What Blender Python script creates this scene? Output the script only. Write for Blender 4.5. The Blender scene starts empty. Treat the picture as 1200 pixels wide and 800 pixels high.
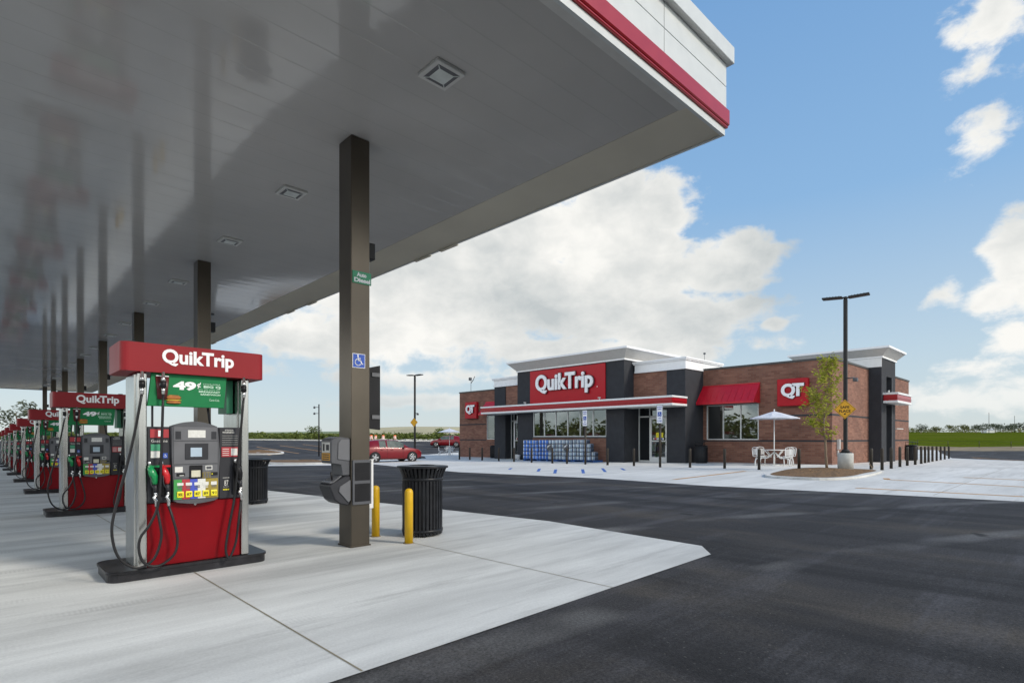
import bpy, bmesh, math, random
from mathutils import Vector, Matrix
random.seed(7)
PI = math.pi
scene = bpy.context.scene
col = scene.collection

# ------------------------------------------------------------------ terrain
def gz(X, Y):
    y = min(max(Y, -10), 60); x = min(max(X, 1.6), 30); e = min(max(X-30, 0), 20); q = X+Y
    return (-.0105*(y-7) + .0045*(x-1.6) - .01*e + .045*min(max(q-85, 0), 35)
            + .011*min(max(q-160, 0), 500))

# ------------------------------------------------------------------ materials
def newmat(name):
    m = bpy.data.materials.new(name); m.use_nodes = True
    nt = m.node_tree
    return m, nt, nt.nodes, nt.links, nt.nodes['Principled BSDF']

def mat(name, c, rough=.5, metal=0, var=.12, scale=6, bump=0, bscale=60, spec=.5, coat=0, stretch=None):
    m, nt, N, L, P = newmat(name)
    tc = N.new('ShaderNodeTexCoord'); mp = N.new('ShaderNodeMapping')
    L.new(tc.outputs['Object'], mp.inputs[0])
    if stretch: mp.inputs['Scale'].default_value = stretch
    nz = N.new('ShaderNodeTexNoise'); nz.inputs['Scale'].default_value = scale
    nz.inputs['Detail'].default_value = 5; L.new(mp.outputs[0], nz.inputs['Vector'])
    r = N.new('ShaderNodeValToRGB'); L.new(nz.outputs['Fac'], r.inputs[0])
    r.color_ramp.elements[0].position = .3; r.color_ramp.elements[1].position = .7
    r.color_ramp.elements[0].color = [x*(1-var) for x in c]+[1]
    r.color_ramp.elements[1].color = [min(1, x*(1+var)) for x in c]+[1]
    L.new(r.outputs[0], P.inputs['Base Color'])
    mr = N.new('ShaderNodeMapRange'); L.new(nz.outputs['Fac'], mr.inputs[0])
    mr.inputs[3].default_value = max(0.02, rough*.85); mr.inputs[4].default_value = min(1, rough*1.15)
    L.new(mr.outputs[0], P.inputs['Roughness'])
    P.inputs['Metallic'].default_value = metal
    P.inputs['Specular IOR Level'].default_value = spec
    P.inputs['Coat Weight'].default_value = coat
    P.inputs['Coat Roughness'].default_value = .06
    if bump:
        n2 = N.new('ShaderNodeTexNoise'); n2.inputs['Scale'].default_value = bscale
        L.new(mp.outputs[0], n2.inputs['Vector'])
        b = N.new('ShaderNodeBump'); b.inputs['Strength'].default_value = bump; b.inputs['Distance'].default_value = .02
        L.new(n2.outputs['Fac'], b.inputs['Height']); L.new(b.outputs[0], P.inputs['Normal'])
    return m

M = {}
M['white'] = mat('white_paint', (.74, .75, .75), .45, var=.04)
M['offwhite'] = mat('off_white_metal', (.58, .58, .56), .5, var=.05)
M['fascia_white'] = mat('fascia_white', (.60, .63, .63), .4, var=.03)
M['cornice'] = mat('cornice_plaster', (.48, .47, .45), .8, var=.05, bump=.15)
M['cornice_trim'] = mat('cornice_trim', (.82, .83, .84), .6, var=.03)
M['red'] = mat('red_enamel', (.36, .008, .016), .3, var=.05, coat=.25)
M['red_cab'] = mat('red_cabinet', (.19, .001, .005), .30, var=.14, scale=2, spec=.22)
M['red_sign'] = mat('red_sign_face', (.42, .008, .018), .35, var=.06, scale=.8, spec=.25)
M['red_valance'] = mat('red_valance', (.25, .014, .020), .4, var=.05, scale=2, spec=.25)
M['red_awn'] = mat('red_awning_metal', (.50, .008, .022), .4, var=.08)
M['letter'] = mat('white_letter', (.85, .86, .88), .4, var=.02)
M['letter_side'] = mat('dark_letter_backing', (.08, .02, .03), .5)  # dark maroon backing behind the raised white letters
M['green'] = mat('green_card', (.006, .17, .055), .5, var=.08, spec=.25)
M['green_lt'] = mat('green_sticker', (.05, .30, .16), .5)
M['pale_text'] = mat('pale_text', (.55, .75, .62), .5)
M['charcoal'] = mat('charcoal_masonry', (.036, .038, .044), .8, var=.15, scale=3, bump=.3, bscale=20, spec=.25)
M['char_lt'] = mat('charcoal_trim', (.10, .105, .115), .7, var=.1)
M['dark'] = mat('dark_plastic', (.035, .036, .042), .42, var=.12, spec=.25)
M['dark2'] = mat('grey_plastic', (.075, .078, .088), .42, var=.10)
M['dark3'] = mat('mid_grey_plastic', (.12, .123, .135), .45, var=.08)
M['black'] = mat('black_plastic', (.012, .012, .014), .4, var=.2, spec=.25)
M['blackm'] = mat('black_powdercoat', (.014, .015, .018), .38, var=.25, scale=9, spec=.25)
M['hose'] = mat('black_rubber', (.018, .018, .02), .38, var=.2, spec=.25)
M['kerb'] = mat('black_island_kerb', (.02, .02, .023), .35, var=.4, scale=7, bump=.1, spec=.25)
M['steel'] = mat('brushed_steel', (.56, .56, .54), .24, metal=1, var=.10, scale=2.2, stretch=(6, 6, .5))
M['chrome'] = mat('chrome_fitting', (.6, .6, .6), .22, metal=.9, var=.2)
M['bronze'] = mat('bronze_column_paint', (.11, .094, .075), .30, metal=.85, var=.22, scale=1.1, stretch=(1, 1, .7))
M['bronze_dk'] = mat('bronze_bollard', (.04, .033, .026), .45, var=.2, spec=.25)
M['pole'] = mat('dark_pole', (.022, .022, .022), .45, var=.2, spec=.25)
M['yellow'] = mat('yellow_paint', (.62, .37, .008), .42, var=.06, scale=8)
M['sign_yellow'] = mat('sign_yellow', (.72, .36, .01), .4, var=.04)
M['blue'] = mat('blue_sign', (.02, .08, .42), .4, var=.05)
M['alu'] = mat('window_frame_paint', (.62, .64, .63), .4, var=.04)
M['green_btn'] = mat('green_nozzle', (.005, .24, .07), .3, coat=.3)
M['red_btn'] = mat('red_nozzle', (.48, .01, .015), .3, coat=.3)
M['btn'] = mat('yellow_button', (.75, .66, .02), .4)
M['olive'] = mat('olive_panel', (.28, .21, .03), .5)
M['panel_green'] = mat('panel_green', (.04, .28, .06), .5)
M['panel_red'] = mat('panel_red', (.38, .03, .04), .5)
M['panel_blue'] = mat('panel_blue', (.05, .08, .45), .5)
M['lcd'] = mat('lcd_screen', (.42, .52, .62), .2)
M['label'] = mat('label_paper', (.66, .66, .63), .6, var=.08, scale=60)
M['beige'] = mat('beige_key', (.56, .54, .42), .5)
M['tan'] = mat('tan_lip', (.60, .56, .46), .5, var=.10, scale=.6)
M['concrete_block'] = mat('pale_concrete', (.48, .48, .45), .9, var=.12, scale=5, bump=.3)
M['mulch'] = mat('mulch', (.17, .095, .04), .95, var=.6, scale=14, bump=1, bscale=30)
M['dirt'] = mat('dirt', (.22, .17, .10), .95, var=.3, scale=.4, bump=.4)
M['bark'] = mat('bark', (.22, .16, .11), .9, var=.25, scale=25, bump=.6)
M['bread'] = mat('toasted_bun', (.36, .13, .03), .7, var=.35, scale=30)
M['cheese'] = mat('cheese_yellow', (.68, .5, .06), .5)
M['cup'] = mat('maroon_cup', (.10, .015, .018), .4)
M['orange'] = mat('orange_plastic', (.75, .13, .02), .5)
M['parapet'] = mat('dark_coping', (.05, .05, .05), .5)
M['canvas'] = mat('white_canvas', (.62, .64, .70), .8, var=.04)
M['carred'] = mat('car_red_paint', (.19, .002, .007), .35, metal=.1, var=.03, coat=.35)
M['cartyre'] = mat('tyre_rubber', (.012, .012, .012), .8)
M['carglass'] = mat('car_glass', (.09, .115, .11), .35, var=.3, scale=5, spec=.08, coat=0)
M['tail'] = mat('tail_lamp', (.35, .01, .01), .2, coat=.6)
M['headlamp'] = mat('head_lamp', (.6, .62, .65), .12, coat=.8)
M['water_blue'] = mat('bottle_pack_blue', (.06, .16, .50), .3, var=.55, scale=34, coat=.5)
M['water_white'] = mat('bottle_pack_white', (.34, .42, .50), .3, var=.7, scale=30, coat=.5)
M['pallet'] = mat('blue_pallet', (.02, .09, .30), .6)
M['lens'] = mat('light_lens', (.66, .70, .68), .3)
M['ground_far'] = None

def bottle_mat(name, lab, body):
    m, nt, N, L, P = newmat(name)
    v = N.new('ShaderNodeTexCoord').outputs['Object']; sx = N.new('ShaderNodeSeparateXYZ'); L.new(v, sx.inputs[0])
    def mm(op, a, b):
        q = N.new('ShaderNodeMath'); q.operation = op
        for i, t in enumerate((a, b)):
            if isinstance(t, (int, float)): q.inputs[i].default_value = t
            else: L.new(t, q.inputs[i])
        return q.outputs[0]
    f = mm('FRACT', mm('ADD', mm('MULTIPLY', sx.outputs[1], 3.571), .5), 0)
    hcol = N.new('ShaderNodeValToRGB'); hcol.color_ramp.interpolation = 'CONSTANT'; L.new(f, hcol.inputs[0]); cr = hcol.color_ramp
    for _ in range(5): cr.elements.new(.5)
    dk = tuple(x*.30 for x in lab)  # label tone darkened at pack edges, painting the shade between packs
    for e, (p, c) in zip(cr.elements, ((0, dk), (.08, lab), (.30, body), (.42, lab), (.58, body), (.80, (.70, .74, .80)), (.93, dk))): e.position = p; e.color = (*c, 1)
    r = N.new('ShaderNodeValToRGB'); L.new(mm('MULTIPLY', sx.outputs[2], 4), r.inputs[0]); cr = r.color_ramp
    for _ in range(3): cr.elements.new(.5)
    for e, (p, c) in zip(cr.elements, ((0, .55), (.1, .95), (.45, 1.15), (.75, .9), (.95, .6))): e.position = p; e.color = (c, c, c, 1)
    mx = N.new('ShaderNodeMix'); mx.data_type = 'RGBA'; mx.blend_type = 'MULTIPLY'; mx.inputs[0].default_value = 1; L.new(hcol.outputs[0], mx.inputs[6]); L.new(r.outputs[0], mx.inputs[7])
    oi = N.new('ShaderNodeObjectInfo'); hv = N.new('ShaderNodeHueSaturation'); L.new(mx.outputs[2], hv.inputs['Color']); L.new(mm('ADD', mm('MULTIPLY', oi.outputs['Random'], .5), .75), hv.inputs['Value'])
    L.new(hv.outputs[0], P.inputs['Base Color']); P.inputs['Roughness'].default_value = .25; return m
M['water_blue'] = bottle_mat('bottled_water_blue', (.04, .13, .50), (.12, .26, .60))
M['water_white'] = bottle_mat('bottled_water_white', (.16, .22, .34), (.42, .50, .52))
# brick --------------------------------------------------------------
def brick_mat():
    m, nt, N, L, P = newmat('brown_brick')
    tc = N.new('ShaderNodeTexCoord'); sx = N.new('ShaderNodeSeparateXYZ'); L.new(tc.outputs['Object'], sx.inputs[0])
    ad = N.new('ShaderNodeMath'); L.new(sx.outputs[0], ad.inputs[0]); L.new(sx.outputs[1], ad.inputs[1])
    cb = N.new('ShaderNodeCombineXYZ'); L.new(ad.outputs[0], cb.inputs[0]); L.new(sx.outputs[2], cb.inputs[1])
    b = N.new('ShaderNodeTexBrick'); L.new(cb.outputs[0], b.inputs['Vector'])
    b.inputs['Scale'].default_value = 1; b.inputs['Brick Width'].default_value = .30; b.inputs['Row Height'].default_value = .10
    b.inputs['Mortar Size'].default_value = .007; b.inputs['Mortar Smooth'].default_value = .2; b.inputs['Bias'].default_value = -.1
    b.inputs['Color1'].default_value = (.165, .070, .046, 1); b.inputs['Color2'].default_value = (.255, .125, .085, 1)
    b.inputs['Mortar'].default_value = (.17, .125, .105, 1)
    nz = N.new('ShaderNodeTexNoise'); nz.inputs['Scale'].default_value = .9; nz.inputs['Detail'].default_value = 6
    L.new(cb.outputs[0], nz.inputs['Vector'])
    mx = N.new('ShaderNodeMix'); mx.data_type = 'RGBA'; mx.blend_type = 'MULTIPLY'; mx.inputs[0].default_value = .7
    L.new(b.outputs['Color'], mx.inputs[6])
    r = N.new('ShaderNodeValToRGB'); r.color_ramp.elements[0].position = .3; r.color_ramp.elements[1].position = .7
    r.color_ramp.elements[0].color = (.78, .76, .76, 1); r.color_ramp.elements[1].color = (1.25, 1.2, 1.15, 1)
    L.new(nz.outputs['Fac'], r.inputs[0]); L.new(r.outputs[0], mx.inputs[7]); L.new(mx.outputs[2], P.inputs['Base Color'])
    P.inputs['Roughness'].default_value = .85
    bp = N.new('ShaderNodeBump'); bp.inputs['Strength'].default_value = .25; bp.inputs['Distance'].default_value = .01
    L.new(b.outputs['Fac'], bp.inputs['Height']); bp.invert = True; L.new(bp.outputs[0], P.inputs['Normal'])
    return m
M['brick'] = brick_mat()

def noise(N, L, vec, scale, detail=6, rough=.6, stretch=None, rot=0):
    mp = N.new('ShaderNodeMapping'); L.new(vec, mp.inputs[0])
    if stretch: mp.inputs['Scale'].default_value = stretch
    mp.inputs['Rotation'].default_value = (0, 0, rot)
    n = N.new('ShaderNodeTexNoise'); n.inputs['Scale'].default_value = scale
    n.inputs['Detail'].default_value = detail; n.inputs['Roughness'].default_value = rough
    L.new(mp.outputs[0], n.inputs['Vector']); return n.outputs['Fac']
def ramp(N, L, fac, stops, interp='LINEAR'):
    r = N.new('ShaderNodeValToRGB'); L.new(fac, r.inputs[0]); cr = r.color_ramp; cr.interpolation = interp
    while len(cr.elements) < len(stops): cr.elements.new(.5)
    for e, (p, c) in zip(cr.elements, stops):
        e.position = p; e.color = (c, c, c, 1) if not isinstance(c, tuple) else (*c, 1)
    return r.outputs[0]
def mixc(N, L, fac, a, b, mode='MIX'):
    m = N.new('ShaderNodeMix'); m.data_type = 'RGBA'; m.blend_type = mode
    for s, i in ((fac, 0), (a, 6), (b, 7)):
        if isinstance(s, (int, float)): m.inputs[i].default_value = s
        elif isinstance(s, tuple): m.inputs[i].default_value = (*s, 1)
        else: L.new(s, m.inputs[i])
    return m.outputs[2]
def math_(N, L, op, a, b=None, c=None, clamp=False):
    m = N.new('ShaderNodeMath'); m.operation = op; m.use_clamp = clamp
    for i, s in enumerate((a, b, c)):
        if s is None: continue
        if isinstance(s, (int, float)): m.inputs[i].default_value = s
        else: L.new(s, m.inputs[i])
    return m.outputs[0]

def asphalt_mat():
    m, nt, N, L, P = newmat('asphalt')
    tc = N.new('ShaderNodeTexCoord'); v = tc.outputs['Object']
    big = noise(N, L, v, .22, 5, .55)
    base = ramp(N, L, big, [(.3, (.024, .0235, .0245)), (.7, (.047, .046, .048))])
    dust = ramp(N, L, noise(N, L, v, .55, 7, .65, (1, .35, 1), .5), [(.48, 0.), (.68, .8)])
    base = mixc(N, L, dust, base, (.075, .066, .055))
    streak = ramp(N, L, noise(N, L, v, 1.0, 6, .7, (.12, 1.3, 1), .12), [(.50, 0.), (.62, .55)])
    base = mixc(N, L, streak, base, (.080, .080, .088))
    streak2 = ramp(N, L, noise(N, L, v, 1.0, 5, .6, (.9, .10, 1), -.5), [(.50, 0.), (.62, .7)])
    base = mixc(N, L, streak2, base, (.015, .015, .016))
    # curved tyre tracks
    mp = N.new('ShaderNodeMapping'); mp.inputs['Location'].default_value = (-2, 16, 0); L.new(v, mp.inputs[0])
    w = N.new('ShaderNodeTexWave'); w.wave_type = 'RINGS'; w.rings_direction = 'Z'; w.inputs['Scale'].default_value = .11
    w.inputs['Distortion'].default_value = 2.2; w.inputs['Detail'].default_value = 3; w.inputs['Detail Scale'].default_value = .25
    L.new(mp.outputs[0], w.inputs['Vector'])
    tr = ramp(N, L, w.outputs['Fac'], [(.93, 0.), (.99, .8)])
    tr = math_(N, L, 'MULTIPLY', tr, ramp(N, L, noise(N, L, v, .35, 3), [(.45, 0.), (.6, 1.)]))
    base = mixc(N, L, tr, base, (.12, .12, .12))
    grain = ramp(N, L, noise(N, L, v, 52, 3, .75), [(.3, .35), (.7, 1.8)])
    base = mixc(N, L, .75, base, grain, 'MULTIPLY')
    speck = ramp(N, L, noise(N, L, v, 38, 1, .5), [(.70, 0.), (.76, .5)])
    base = mixc(N, L, speck, base, (.13, .125, .115))
    st1 = ramp(N, L, noise(N, L, v, 1.3, 2, .5), [(.74, 0.), (.78, .8)])
    base = mixc(N, L, st1, base, (.008, .008, .008))
    L.new(base, P.inputs['Base Color']); P.inputs['Roughness'].default_value = .85; P.inputs['Specular IOR Level'].default_value = .22
    b = N.new('ShaderNodeBump'); b.inputs['Strength'].default_value = .55; b.inputs['Distance'].default_value = .008
    L.new(noise(N, L, v, 90, 3), b.inputs['Height']); L.new(b.outputs[0], P.inputs['Normal'])
    return m
def concrete_mat(name, lo, hi, joints=(), rotate=0):
    m, nt, N, L, P = newmat(name)
    tc = N.new('ShaderNodeTexCoord'); v = tc.outputs['Object']
    a = noise(N, L, v, 1.0, 6, .65, (.22, 1.5, 1), .10)
    base = ramp(N, L, a, [(.32, lo), (.68, hi)])
    b_ = ramp(N, L, noise(N, L, v, .25, 4), [(.3, .84), (.7, 1.08)])
    base = mixc(N, L, 1., base, b_, 'MULTIPLY')
    st = ramp(N, L, noise(N, L, v, 1.0, 7, .7, (.35, 3.2, 1), -.18), [(.55, 0.), (.70, .45)])
    base = mixc(N, L, st, base, tuple(x*.55 for x in lo))
    # rubber scuffs from turning tyres
    w = N.new('ShaderNodeTexWave'); w.wave_type = 'BANDS'; w.bands_direction = 'Y'; w.inputs['Scale'].default_value = .42
    w.inputs['Distortion'].default_value = 5; w.inputs['Detail'].default_value = 2; w.inputs['Detail Scale'].default_value = .3
    L.new(v, w.inputs['Vector'])
    tr = ramp(N, L, w.outputs['Fac'], [(.86, 0.), (.96, .5)])
    w2 = N.new('ShaderNodeTexWave'); w2.bands_direction = 'X'; w2.inputs['Scale'].default_value = 9; w2.inputs['Distortion'].default_value = 1
    L.new(v, w2.inputs['Vector'])
    tr = math_(N, L, 'MULTIPLY', tr, ramp(N, L, w2.outputs['Fac'], [(.2, .4), (.8, 1.)]))
    tr = math_(N, L, 'MULTIPLY', tr, ramp(N, L, noise(N, L, v, .5, 3), [(.48, 0.), (.62, .6)]))
    base = mixc(N, L, tr, base, tuple(x*.5 for x in lo))
    spot = ramp(N, L, noise(N, L, v, 9, 4, .7), [(.68, 0.), (.8, .5)])
    base = mixc(N, L, spot, base, tuple(x*.6 for x in lo))
    fine = ramp(N, L, noise(N, L, v, 60, 3), [(.3, .93), (.7, 1.06)])
    base = mixc(N, L, 1., base, fine, 'MULTIPLY')
    L.new(base, P.inputs['Base Color']); P.inputs['Roughness'].default_value = .75; P.inputs['Specular IOR Level'].default_value = .2
    b = N.new('ShaderNodeBump'); b.inputs['Strength'].default_value = .15; b.inputs['Distance'].default_value = .01
    L.new(noise(N, L, v, 40, 4), b.inputs['Height']); L.new(b.outputs[0], P.inputs['Normal'])
    return m
M['asphalt'] = asphalt_mat()
M['pad'] = concrete_mat('pad_concrete', (.46, .468, .458), (.71, .722, .705))
M['apron'] = concrete_mat('apron_concrete', (.60, .59, .555), (.73, .72, .685))

def field_mat():
    m, nt, N, L, P = newmat('field')
    v = N.new('ShaderNodeTexCoord').outputs['Object']
    base = ramp(N, L, noise(N, L, v, .03, 6, .6, (1, 1, 1)), [(.35, (.065, .095, .008)), (.55, (.09, .115, .012)), (.75, (.14, .13, .035))])
    sx = N.new('ShaderNodeSeparateXYZ'); L.new(v, sx.inputs[0])
    # the left of the site is dry pasture
    t = math_(N, L, 'SUBTRACT', sx.outputs[1], sx.outputs[0])
    k = N.new('ShaderNodeMapRange'); L.new(t, k.inputs[0]); k.inputs[1].default_value = -40; k.inputs[2].default_value = 30
    dry = ramp(N, L, noise(N, L, v, .05, 5), [(.3, (.14, .15, .05)), (.7, (.25, .23, .11))])
    base = mixc(N, L, k.outputs[0], base, dry)
    fine = ramp(N, L, noise(N, L, v, 2.5, 4), [(.3, .7), (.7, 1.25)])
    base = mixc(N, L, 1., base, fine, 'MULTIPLY')
    L.new(base, P.inputs['Base Color']); P.inputs['Roughness'].default_value = .95; P.inputs['Specular IOR Level'].default_value = 0
    return m
M['field'] = field_mat()

def soffit_mat():
    m, nt, N, L, P = newmat('soffit_panels')
    v = N.new('ShaderNodeTexCoord').outputs['Object']
    sx = N.new('ShaderNodeSeparateXYZ'); L.new(v, sx.inputs[0])
    f = math_(N, L, 'FRACT', math_(N, L, 'MULTIPLY', sx.outputs[1], 2.46))
    g = math_(N, L, 'ABSOLUTE', math_(N, L, 'SUBTRACT', f, .5))
    seam = ramp(N, L, g, [(.475, 0.), (.49, 1.)])
    base = mixc(N, L, seam, (.53, .52, .505), (.48, .47, .455))
    mott = ramp(N, L, noise(N, L, v, .35, 4), [(.3, .9), (.7, 1.08)])
    base = mixc(N, L, 1., base, mott, 'MULTIPLY')
    L.new(base, P.inputs['Base Color'])
    rr = ramp(N, L, noise(N, L, v, .6, 4), [(.3, .05), (.7, .10)])
    L.new(rr, P.inputs['Roughness']); P.inputs['IOR'].default_value = 1.7
    b = N.new('ShaderNodeBump'); b.inputs['Strength'].default_value = .12; b.inputs['Distance'].default_value = .02
    hh = math_(N, L, 'ADD', math_(N, L, 'MULTIPLY', seam, -.4), noise(N, L, v, 1.0, 3, .5, (.35, 2.6, 1)))
    L.new(hh, b.inputs['Height']); L.new(b.outputs[0], P.inputs['Normal'])
    return m
M['soffit'] = soffit_mat()

def glass_mat(name, fac=.30, tint=(.80, .86, .86)):
    m, nt, N, L, P = newmat(name)
    N.remove(P); out = N['Material Output']
    t = N.new('ShaderNodeBsdfTransparent'); t.inputs[0].default_value = (*tint, 1)
    g = N.new('ShaderNodeBsdfGlossy'); g.inputs['Roughness'].default_value = .015; g.inputs[0].default_value = (.78, .84, .84, 1)
    v = N.new('ShaderNodeTexCoord').outputs['Object']
    b = N.new('ShaderNodeBump'); b.inputs['Strength'].default_value = .03; b.inputs['Distance'].default_value = .05
    L.new(noise(N, L, v, .8, 1), b.inputs['Height']); L.new(b.outputs[0], g.inputs['Normal'])
    mx = N.new('ShaderNodeMixShader'); mx.inputs[0].default_value = fac
    L.new(t.outputs[0], mx.inputs[1]); L.new(g.outputs[0], mx.inputs[2]); L.new(mx.outputs[0], out.inputs[0])
    return m
M['glass'] = glass_mat('shop_glass')

def emis(name, c, s):
    m, nt, N, L, P = newmat(name)
    P.inputs['Base Color'].default_value = (*c, 1); P.inputs['Emission Color'].default_value = (*c, 1)
    P.inputs['Emission Strength'].default_value = s; return m
M['tube'] = emis('interior_lamp', (1, .85, .6), 4.5)

def leaf_mat(name, c1, c2, trans=.25):
    m, nt, N, L, P = newmat(name)
    v = N.new('ShaderNodeTexCoord').outputs['Object']
    base = ramp(N, L, noise(N, L, v, 2.2, 4), [(.3, c1), (.7, c2)])
    L.new(base, P.inputs['Base Color']); P.inputs['Roughness'].default_value = .9; P.inputs['Specular IOR Level'].default_value = .15
    t = N.new('ShaderNodeBsdfTranslucent'); L.new(base, t.inputs[0])
    mx = N.new('ShaderNodeMixShader'); mx.inputs[0].default_value = trans
    L.new(P.outputs[0], mx.inputs[1]); L.new(t.outputs[0], mx.inputs[2]); L.new(mx.outputs[0], N['Material Output'].inputs[0])
    return m
M['leaf'] = leaf_mat('young_leaves', (.24, .28, .03), (.46, .44, .08), .35)
M['leaf_dark'] = leaf_mat('hedge_leaves', (.10, .13, .03), (.17, .20, .055))
M['leaf_far'] = leaf_mat('far_leaves', (.09, .11, .075), (.15, .17, .11))
M['leaf_olive'] = leaf_mat('olive_leaves', (.14, .15, .06), (.22, .22, .10))

# ------------------------------------------------------------------ mesh builder
class MB:
    def __init__(s): s.bm = bmesh.new(); s.mi = 0
    def _merge(s, b2, mi=None):
        me = bpy.data.meshes.new('t'); b2.to_mesh(me); b2.free()
        n0 = len(s.bm.faces); s.bm.from_mesh(me); bpy.data.meshes.remove(me)
        if mi is not None:
            s.bm.faces.ensure_lookup_table()
            for f in s.bm.faces[n0:]: f.material_index = mi
    def box(s, x0, x1, y0, y1, z0, z1, bev=0, seg=1, mi=None):
        b = bmesh.new(); bmesh.ops.create_cube(b, size=1)
        for v in b.verts:
            v.co = Vector(((x0+x1)/2+v.co.x*(x1-x0), (y0+y1)/2+v.co.y*(y1-y0), (z0+z1)/2+v.co.z*(z1-z0)))
        if bev: bmesh.ops.bevel(b, geom=b.edges[:]+b.verts[:], offset=bev, segments=seg, affect='EDGES', profile=.5)
        s._merge(b, mi); return s
    def cyl(s, x, y, z0, z1, r0, r1=None, n=20, mi=None, caps=True):
        r1 = r0 if r1 is None else r1
        return s.lathe(x, y, [(r0, z0), (r1, z1)], n, mi, caps)
    def lathe(s, x, y, prof, n=24, mi=None, caps=True):
        b = bmesh.new(); rings = []
        for r, z in prof:
            rings.append([b.verts.new((x+max(r, 1e-4)*math.cos(2*PI*i/n), y+max(r, 1e-4)*math.sin(2*PI*i/n), z)) for i in range(n)])
        for a, c in zip(rings, rings[1:]):
            for i in range(n): b.faces.new((a[i], a[(i+1) % n], c[(i+1) % n], c[i]))
        if caps: b.faces.new(rings[0][::-1]); b.faces.new(rings[-1])
        for f in b.faces: f.smooth = len(f.verts) == 4
        s._merge(b, mi); return s
    def tube(s, pts, r, n=8, smooth=3, mi=None, cyclic=False):
        pts = [Vector(p) for p in pts]
        if smooth > 1 and len(pts) > 2:
            P = []; Q = [pts[0]*2-pts[1]]+pts+[pts[-1]*2-pts[-2]]
            for i in range(1, len(Q)-2):
                for k in range(smooth):
                    t = k/smooth; a, b_, c, d = Q[i-1:i+3]
                    P.append(.5*((2*b_)+(c-a)*t+(2*a-5*b_+4*c-d)*t*t+(3*b_-a-3*c+d)*t**3))
            P.append(pts[-1]); pts = P
        b = bmesh.new(); rings = []; up = None
        for i, p in enumerate(pts):
            t = (pts[min(i+1, len(pts)-1)]-pts[max(i-1, 0)]).normalized()
            if up is None: up = Vector((0, 0, 1)) if abs(t.z) < .9 else Vector((1, 0, 0))
            sd = t.cross(up).normalized(); up = sd.cross(t).normalized()
            rr = r[min(int(i*len(r)/len(pts)), len(r)-1)] if isinstance(r, (list, tuple)) else r
            rings.append([b.verts.new(p+sd*rr*math.cos(2*PI*k/n)+up*rr*math.sin(2*PI*k/n)) for k in range(n)])
        for a, c in zip(rings, rings[1:]):
            for i in range(n):
                f = b.faces.new((a[i], a[(i+1) % n], c[(i+1) % n], c[i])); f.smooth = True
        b.faces.new(rings[0][::-1]); b.faces.new(rings[-1]); s._merge(b, mi); return s
    def prism(s, poly, axis, a0, a1, bev=0, mi=None):
        """poly: 2D points, extruded along axis ('x','y','z')"""
        b = bmesh.new()
        def P(u, v, w): return {'x': (w, u, v), 'y': (u, w, v), 'z': (u, v, w)}[axis]
        A = [b.verts.new(P(u, v, a0)) for u, v in poly]; B = [b.verts.new(P(u, v, a1)) for u, v in poly]
        b.faces.new(A); b.faces.new(B[::-1]); n = len(poly)
        for i in range(n): b.faces.new((A[i], B[i], B[(i+1) % n], A[(i+1) % n]))
        if bev: bmesh.ops.bevel(b, geom=b.edges[:], offset=bev, segments=1, affect='EDGES')
        s._merge(b, mi); return s
    def quad(s, pts, mi=None):
        b = bmesh.new(); b.faces.new([b.verts.new(p) for p in pts]); s._merge(b, mi); return s
    def mesh(s, me, mtx, mi=None):
        b = bmesh.new(); b.from_mesh(me); bmesh.ops.transform(b, matrix=mtx, verts=b.verts); s._merge(b, mi); return s
    def build(s, name, mats, parent=None, origin=None, recalc=True, label=None):
        if origin is None: origin = Vector((0, 0, 0))
        if recalc: bmesh.ops.recalc_face_normals(s.bm, faces=s.bm.faces)
        me = bpy.data.meshes.new(name)
        o = Vector(origin)
        for v in s.bm.verts: v.co -= o
        s.bm.to_mesh(me); s.bm.free()
        for m in (mats if isinstance(mats, (list, tuple)) else [mats]): me.materials.append(M[m] if isinstance(m, str) else m)
        ob = bpy.data.objects.new(name, me); col.objects.link(ob)
        if parent is not None: ob.parent = parent
        else: ob.location = o
        if label: ob['label'] = label
        return ob

def tag(o, label, cat, group=None):
    o['label'] = label; o['category'] = cat
    if group: o['group'] = group
    return o
def struct(o): o['kind'] = 'structure'; return o
def empty(name, loc, rz, label, cat, group=None):
    o = bpy.data.objects.new(name, None); o.empty_display_size = .2; col.objects.link(o)
    o.location = loc; o.rotation_euler = (0, 0, rz); return tag(o, label, cat, group)
def copy_tree(o, parent=None):
    c = o.copy(); col.objects.link(c); c.parent = parent
    for ch in list(o.children): copy_tree(ch, c)
    return c

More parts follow.
